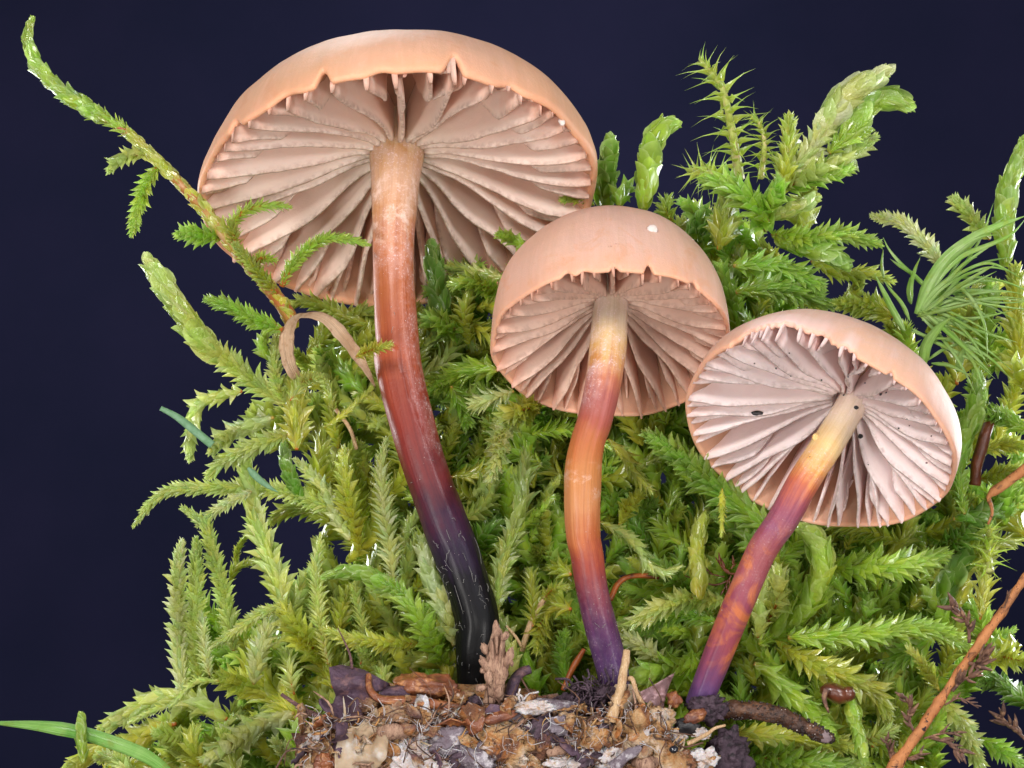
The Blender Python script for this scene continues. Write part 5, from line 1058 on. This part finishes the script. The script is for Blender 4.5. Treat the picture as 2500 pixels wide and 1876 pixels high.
for _ in range(300):
    x, y = rs.uniform(740, 1640), rs.uniform(1735, 1880); p = at(x, y, -1.52 + rs.uniform(-.1, .10)); a = rs.uniform(0, 6.28); l = rs.uniform(.06, .22)
    hy.append(tube(spline(np.array([p, p + l * .5 * np.array([math.cos(a), -.15, math.sin(a)]) + rs.uniform(-.03, .03), p + l * np.array([math.cos(a + .5), -.1, math.sin(a + .5)])]), 7), rs.uniform(.0015, .004), 4))
V, F = merge(hy); mesh_obj('mycelium_threads', V, F, M_MYC, lt, kind='stuff')
dk = []
for _ in range(160):
    cx, cy = rs.choice([(430, 1080), (330, 1180), (500, 1130)]); x, y = src('G', (cx + rs.gauss(0, 70), cy + rs.gauss(0, 50))); p = at(x, y, -1.1 + rs.uniform(-.25, .1)); a = rs.uniform(0, 6.28); l = rs.uniform(.06, .2)
    dk.append(tube(spline(np.array([p, p + l * .5 * np.array([math.cos(a), -.25, math.sin(a)]), p + l * np.array([math.cos(a + .6), .1, math.sin(a + .6)])]), 6), rs.uniform(.005, .014), 5))
V, F = merge(dk); mesh_obj('root_tangle', V, F, M_DARK, lt, kind='stuff')
for i, (reg, p, r, mt, rot) in enumerate([('E', (1330, 1120), (90, 70, 50), M_LITS[1], .2), ('E', (1430, 1150), (80, 60, 50), M_DARK, -.2), ('E', (1560, 1200), (90, 60, 50), M_SPIKE, .2), ('E', (1280, 1090), (60, 50, 45), M_REDB, .4), ('G', (560, 1080), (80, 60, 60), M_DARK, .1), ('G', (300, 1150), (120, 60, 60), M_DARK, .3), ('G', (960, 1230), (70, 50, 50), M_LITS[0], 0),
        ('E', (640, 1160), (70, 50, 60), M_LITS[2], .3), ('E', (560, 1330), (80, 50, 50), M_REDB, -.2), ('E', (470, 1340), (50, 40, 50), M_GREYM, .2), ('E', (1170, 1230), (90, 50, 40), M_LITS[1], .1)]):
    x, y = src(reg, p); V, F = lump(at(x, y, -1.2), np.array(r) * _s * K, 4, .5, 2.2, 120 + i, rot, 6); mesh_obj('litter_piece', V, F, mt, lt)
fl = []
for i in range(34):
    x, y = rs.uniform(760, 1630), rs.uniform(1735, 1870); a = rs.uniform(0, 6.28)
    C = spline(np.array([at(x, y, -1.48), at(x + 30 * math.cos(a), y + 24 * math.sin(a), -1.55 - rs.uniform(0, .1)), at(x + 75 * math.cos(a + .4), y + 60 * math.sin(a + .4), -1.46)]), 12)
    V, F = ribbon(C + np.array([[rs.gauss(0, .012) for _ in range(3)] for _ in range(12)]), rs.uniform(.06, .20) * np.array([.4, .8, 1, .9, 1.1, 1, .9, 1, .8, .7, .5, .2]) * np.array([rs.uniform(.8, 1.2) for _ in range(12)]), rs.uniform(-1, 1), .014, rs.uniform(-.35, .35), 5)
    mesh_obj('bark_flake', V, F, rs.choice([M_PURP, M_LITS[0], M_LITS[1], M_REDB, M_LITS[2], M_LITS[2], M_SPIKE]), lt)
# pieces lying on or stuck in the clump
V, F = sheet('E', [(325, 880), (420, 858), (600, 900), (820, 1020), (740, 1060), (660, 1070), (610, 1200), (570, 1300), (480, 1300), (380, 1265), (280, 1215), (228, 1130), (290, 1112), (352, 1172), (378, 1100), (340, 1000)], -1.2, .03, .22, 3, (.1, -.3))
tag(mesh_obj('leaf_scrap', V, F, M_PURP), 'dark purple-brown scrap of leaf with a notch, left end of the litter clump', 'leaf')
V, F = sheet('E', [(400, 1400), (460, 1360), (560, 1330), (690, 1190), (740, 1270), (790, 1400), (770, 1580), (660, 1700), (370, 1700), (370, 1560)], -1.55, .03, .12, 5, (.0, -.1))
tag(mesh_obj('leaf_flake', V, F, M_TANF), 'pale tan see-through leaf flake at the lower left of the litter clump', 'leaf')
rc = thing('leaf_curl', 'reddish-brown rolled leaf at the foot of the biggest stem', 'leaf', at(*src('E', (1000, 1100)), -1.1))
C = spline(pts3('E', [(630, 940, -1.25), (640, 1050, -1.36), (720, 1125, -1.42), (900, 1140, -1.46), (1100, 1160, -1.44), (1300, 1185, -1.38), (1440, 1215, -1.3)], 0), 60)
V, F = ribbon(C, np.interp(np.linspace(0, 1, 60), [0, .2, .5, 1], [40, 60, 85, 40]) * _s * K, .5 + .3 * np.sin(np.linspace(0, 6, 60)), .025, .3, 6); mesh_obj('rolled_edge', V, F, M_REDB, rc)
V, F = lump(at(*src('E', (1070, 1030)), -1.15), np.array([220, 140, 105]) * _s * K, 4, .35, 1.8, 3, -.1); mesh_obj('blade', V, F, M_REDB, rc)
V, F = lump(at(*src('E', (850, 1090)), -1.25), np.array([130, 80, 60]) * _s * K, 3, .35, 1.8, 8, .1); mesh_obj('fold', V, F, M_PURP, rc)
sk = thing('dry_flower_spike', 'pale brown dry flower spike standing against the black stem foot', 'dry flower', at(*src('E', (1600, 1200)), -1.2))
C = spline(pts3('E', [(1590, 1210, -1.25), (1600, 1050, -1.28), (1620, 900, -1.3), (1625, 780, -1.3), (1630, 650, -1.28), (1615, 570, -1.26), (1612, 515, -1.25)], 0), 60)
V, F = tube(C, np.interp(np.linspace(0, 1, 60), [0, .2, .45, .6, .8, .92, 1], [62, 62, 84, 74, 50, 24, 6]) * _s * K, 24, .45, 6, .7); mesh_obj('axis', V, F, M_SPIKE, sk)
for i, (px, py, rx, rz, ro) in enumerate([(1525, 735, 26, 42, .4), (1530, 860, 28, 72, .5), (1510, 905, 20, 22, 0), (1500, 1040, 40, 28, .2), (1715, 800, 30, 72, -.4), (1735, 850, 16, 24, 0), (1685, 640, 28, 36, -.6), (1560, 960, 30, 60, .2), (1640, 1080, 36, 60, 0), (1560, 1150, 50, 40, .4), (1590, 760, 14, 110, .1), (1650, 780, 13, 120, -.1), (1620, 700, 12, 90, 0)]):
    litter = lump(at(*src('E', (px, py)), -1.36), np.array([rx, 30, rz]) * _s * K, 3, .35, 2, i, ro); mesh_obj('bract', *litter, M_SPIKE, sk)
V, F = ribbon(spline(pts3('E', [(1720, 1190, -1.15), (1730, 1080, -1.15), (1760, 980, -1.15), (1810, 920, -1.12), (1880, 895, -1.1)], 0), 30), np.linspace(105, 62, 30) * _s * K, .3, .03, .3); tag(mesh_obj('curved_scale', V, F, M_PURP), 'purple-brown blade curving right behind the dry pale spike', 'leaf')
C = spline(pts3('E', [(1330, 1390, -1.42), (1480, 1310, -1.45), (1650, 1240, -1.46), (1850, 1195, -1.45), (2050, 1180, -1.4), (2220, 1190, -1.32)], 0), 60)
ms = thing('mouldy_stick', 'stick coated with grey-white mould lying across the litter clump', 'stick', C[0])
V, F = tube(C, np.interp(np.linspace(0, 1, 60), [0, .3, .7, 1], [62, 66, 60, 44]) * _s * K, 22, .3, 6); mesh_obj('wood', V, F, M_GREYM, ms)
V, F = lump(at(*src('E', (1640, 1265)), -1.58), np.array([130, 40, 42]) * _s * K, 3, .3, 2, 2, .3); mesh_obj('bare_wood', V, F, M_REDB, ms)
V, F = lump(at(*src('E', (1900, 1190)), -1.57), np.array([140, 40, 46]) * _s * K, 4, .5, 2.5, 5, .05); mesh_obj('mould', V, F, M_MYC, ms)
parts = [tube(spline(pts3('E', q, -1.5), 10), 9 * _s * K, 5, .3, 9) for q in ([(1800, 1160), (1790, 1090), (1800, 1045)], [(1820, 1140), (1870, 1090), (1945, 1070)], [(1830, 1150), (1810, 1100), (1770, 1090)])]
V, F = merge(parts); mesh_obj('mould_threads', V, F, M_MYC, ms, kind='stuff')
V, F = tube(spline(pts3('G', [(725, 750, -1.35), (705, 900, -1.42), (665, 1090, -1.5), (615, 1300, -1.5)], 0), 50), np.interp(np.linspace(0, 1, 50), [0, .5, 1], [26, 34, 40]) * _s * K, 16, .45, 5); tag(mesh_obj('straw', V, F, M_STRAW), 'frayed pale straw standing against the middle stem foot', 'straw')
V, F = tube(spline(pts3('G', [(740, 970, -1.4), (770, 975, -1.45), (810, 1090, -1.5), (890, 1240, -1.45)], 0), 30), 17 * _s * K, 10, .3, 6); tag(mesh_obj('bent_straw', V, F, M_STRAW), 'thin bent straw right of the frayed one at the middle stem foot', 'straw')
V, F = sheet('G', [(1103, 918), (1060, 1010), (1030, 1100), (1010, 1200), (930, 1180), (850, 1140), (830, 1070), (930, 1020), (1030, 960)], -1.35, .06, .16, 8, (.3, .1)); tag(mesh_obj('bud_scale', V, F, mat_simple('mauve scale', srgb(168, 136, 140), srgb(140, 104, 100), 3, .5, .6, 14)), 'pointed mauve bud scale between the middle and right stem feet', 'bud scale')
V, F = sheet('G', [(605, 1060), (640, 1010), (760, 1010), (850, 1080), (880, 1200), (820, 1270), (690, 1250), (600, 1200)], -1.2, .05, .12, 9, (.1, -.2)); tag(mesh_obj('leaf_flake', V, F, M_TANF), 'tan flake behind the frayed straw at the middle stem foot', 'leaf')
for i, (p, r, lab, mt) in enumerate([((1340, 1200), (135, 90, 95), 'purple crumbly lump wrapped round the right stem foot', M_DARK), ((1500, 1570), (160, 100, 190), 'dark purple crumbly lump at the lower right end of the litter', M_DARK)]):
    x, y = src('G', p); V, F = lump(at(x, y, -1.2), np.array(r) * _s * K, 4, .55, 2.4, 70 + i, 0, 6); tag(mesh_obj('soil_lump', V, F, mt), lab, 'soil')
V, F = lump(at(*src('G', (1190, 1340)), -1.42), np.array([95, 40, 62]) * _s * K, 3, .4, 2, 5); mesh_obj('hole_shade', V, F, M_BLACK, lt)  # black lump added to stand for the shade inside a hole in the litter
V, F = lump(at(*src('G', (1255, 1260)), -1.45), np.array([90, 30, 45]) * _s * K, 3, .4, 2, 6, .4); mesh_obj('litter_piece', V, F, M_REDB, lt)
V, F = lump(at(*src('G', (1095, 1130)), -1.35), np.array([50, 40, 60]) * _s * K, 3, .4, 2, 16, .2); mesh_obj('litter_piece', V, F, M_REDB, lt)
V, F = lump(at(*src('G', (1090, 1515)), -1.62), np.array([34, 30, 30]) * _s * K, 3, .15, 2, 7); tag(mesh_obj('seed', V, F, mat_simple('black seed', (.008, .008, .012), (.02, .02, .03), 4, .2, .2, 10, coat=.6)), 'shiny black seed on the pale litter under the right stem', 'seed')
V, F = tube(spline(pts3('G', [(1200, 1470, -1.5), (1340, 1400, -1.55), (1410, 1350, -1.57), (1490, 1328, -1.58)], 0), 30), np.linspace(20, 9, 30) * _s * K, 8, .25, 6); tag(mesh_obj('root', V, F, M_STRAW), 'pale thin root sticking out right of the litter clump', 'root')
V, F = tube(spline(pts3('G', [(620, 1660, -1.6), (720, 1570, -1.62), (840, 1500, -1.6)], 0), 30), np.interp(np.linspace(0, 1, 30), [0, .7, 1], [46, 44, 22]) * _s * K, 14, .3, 6); tag(mesh_obj('stick', V, F, M_GREYM), 'short mauve stick with a white end at the bottom of the litter', 'stick')
V, F = tube(spline(pts3('E', [(-40, 1090, -1.1), (150, 1215, -1.2), (330, 1285, -1.28), (510, 1330, -1.3)], 0), 40), np.linspace(14, 30, 40) * _s * K, 12, .2, 6); tag(mesh_obj('thin_twig', V, F, M_TWIGP), 'thin curved purple-brown twig left of the litter clump', 'twig')
V, F = tube(spline(pts3('E', [(275, 1300, -1.25), (330, 1350, -1.25), (395, 1410, -1.25)], 0), 14), 6 * _s * K, 6); tag(mesh_obj('rootlet', V, F, M_BLACK), 'fine black rootlet hanging below the thin curved twig', 'root')
V, F = tube(spline(pts3('E', [(395, 580, -.9), (445, 680, -1.0), (490, 790, -1.1), (505, 890, -1.15)], 0), 20), np.linspace(4, 12, 20) * _s * K, 6); tag(mesh_obj('rootlet', V, F, M_TWIGP), 'fine grey stalk rising from the purple leaf scrap', 'root')
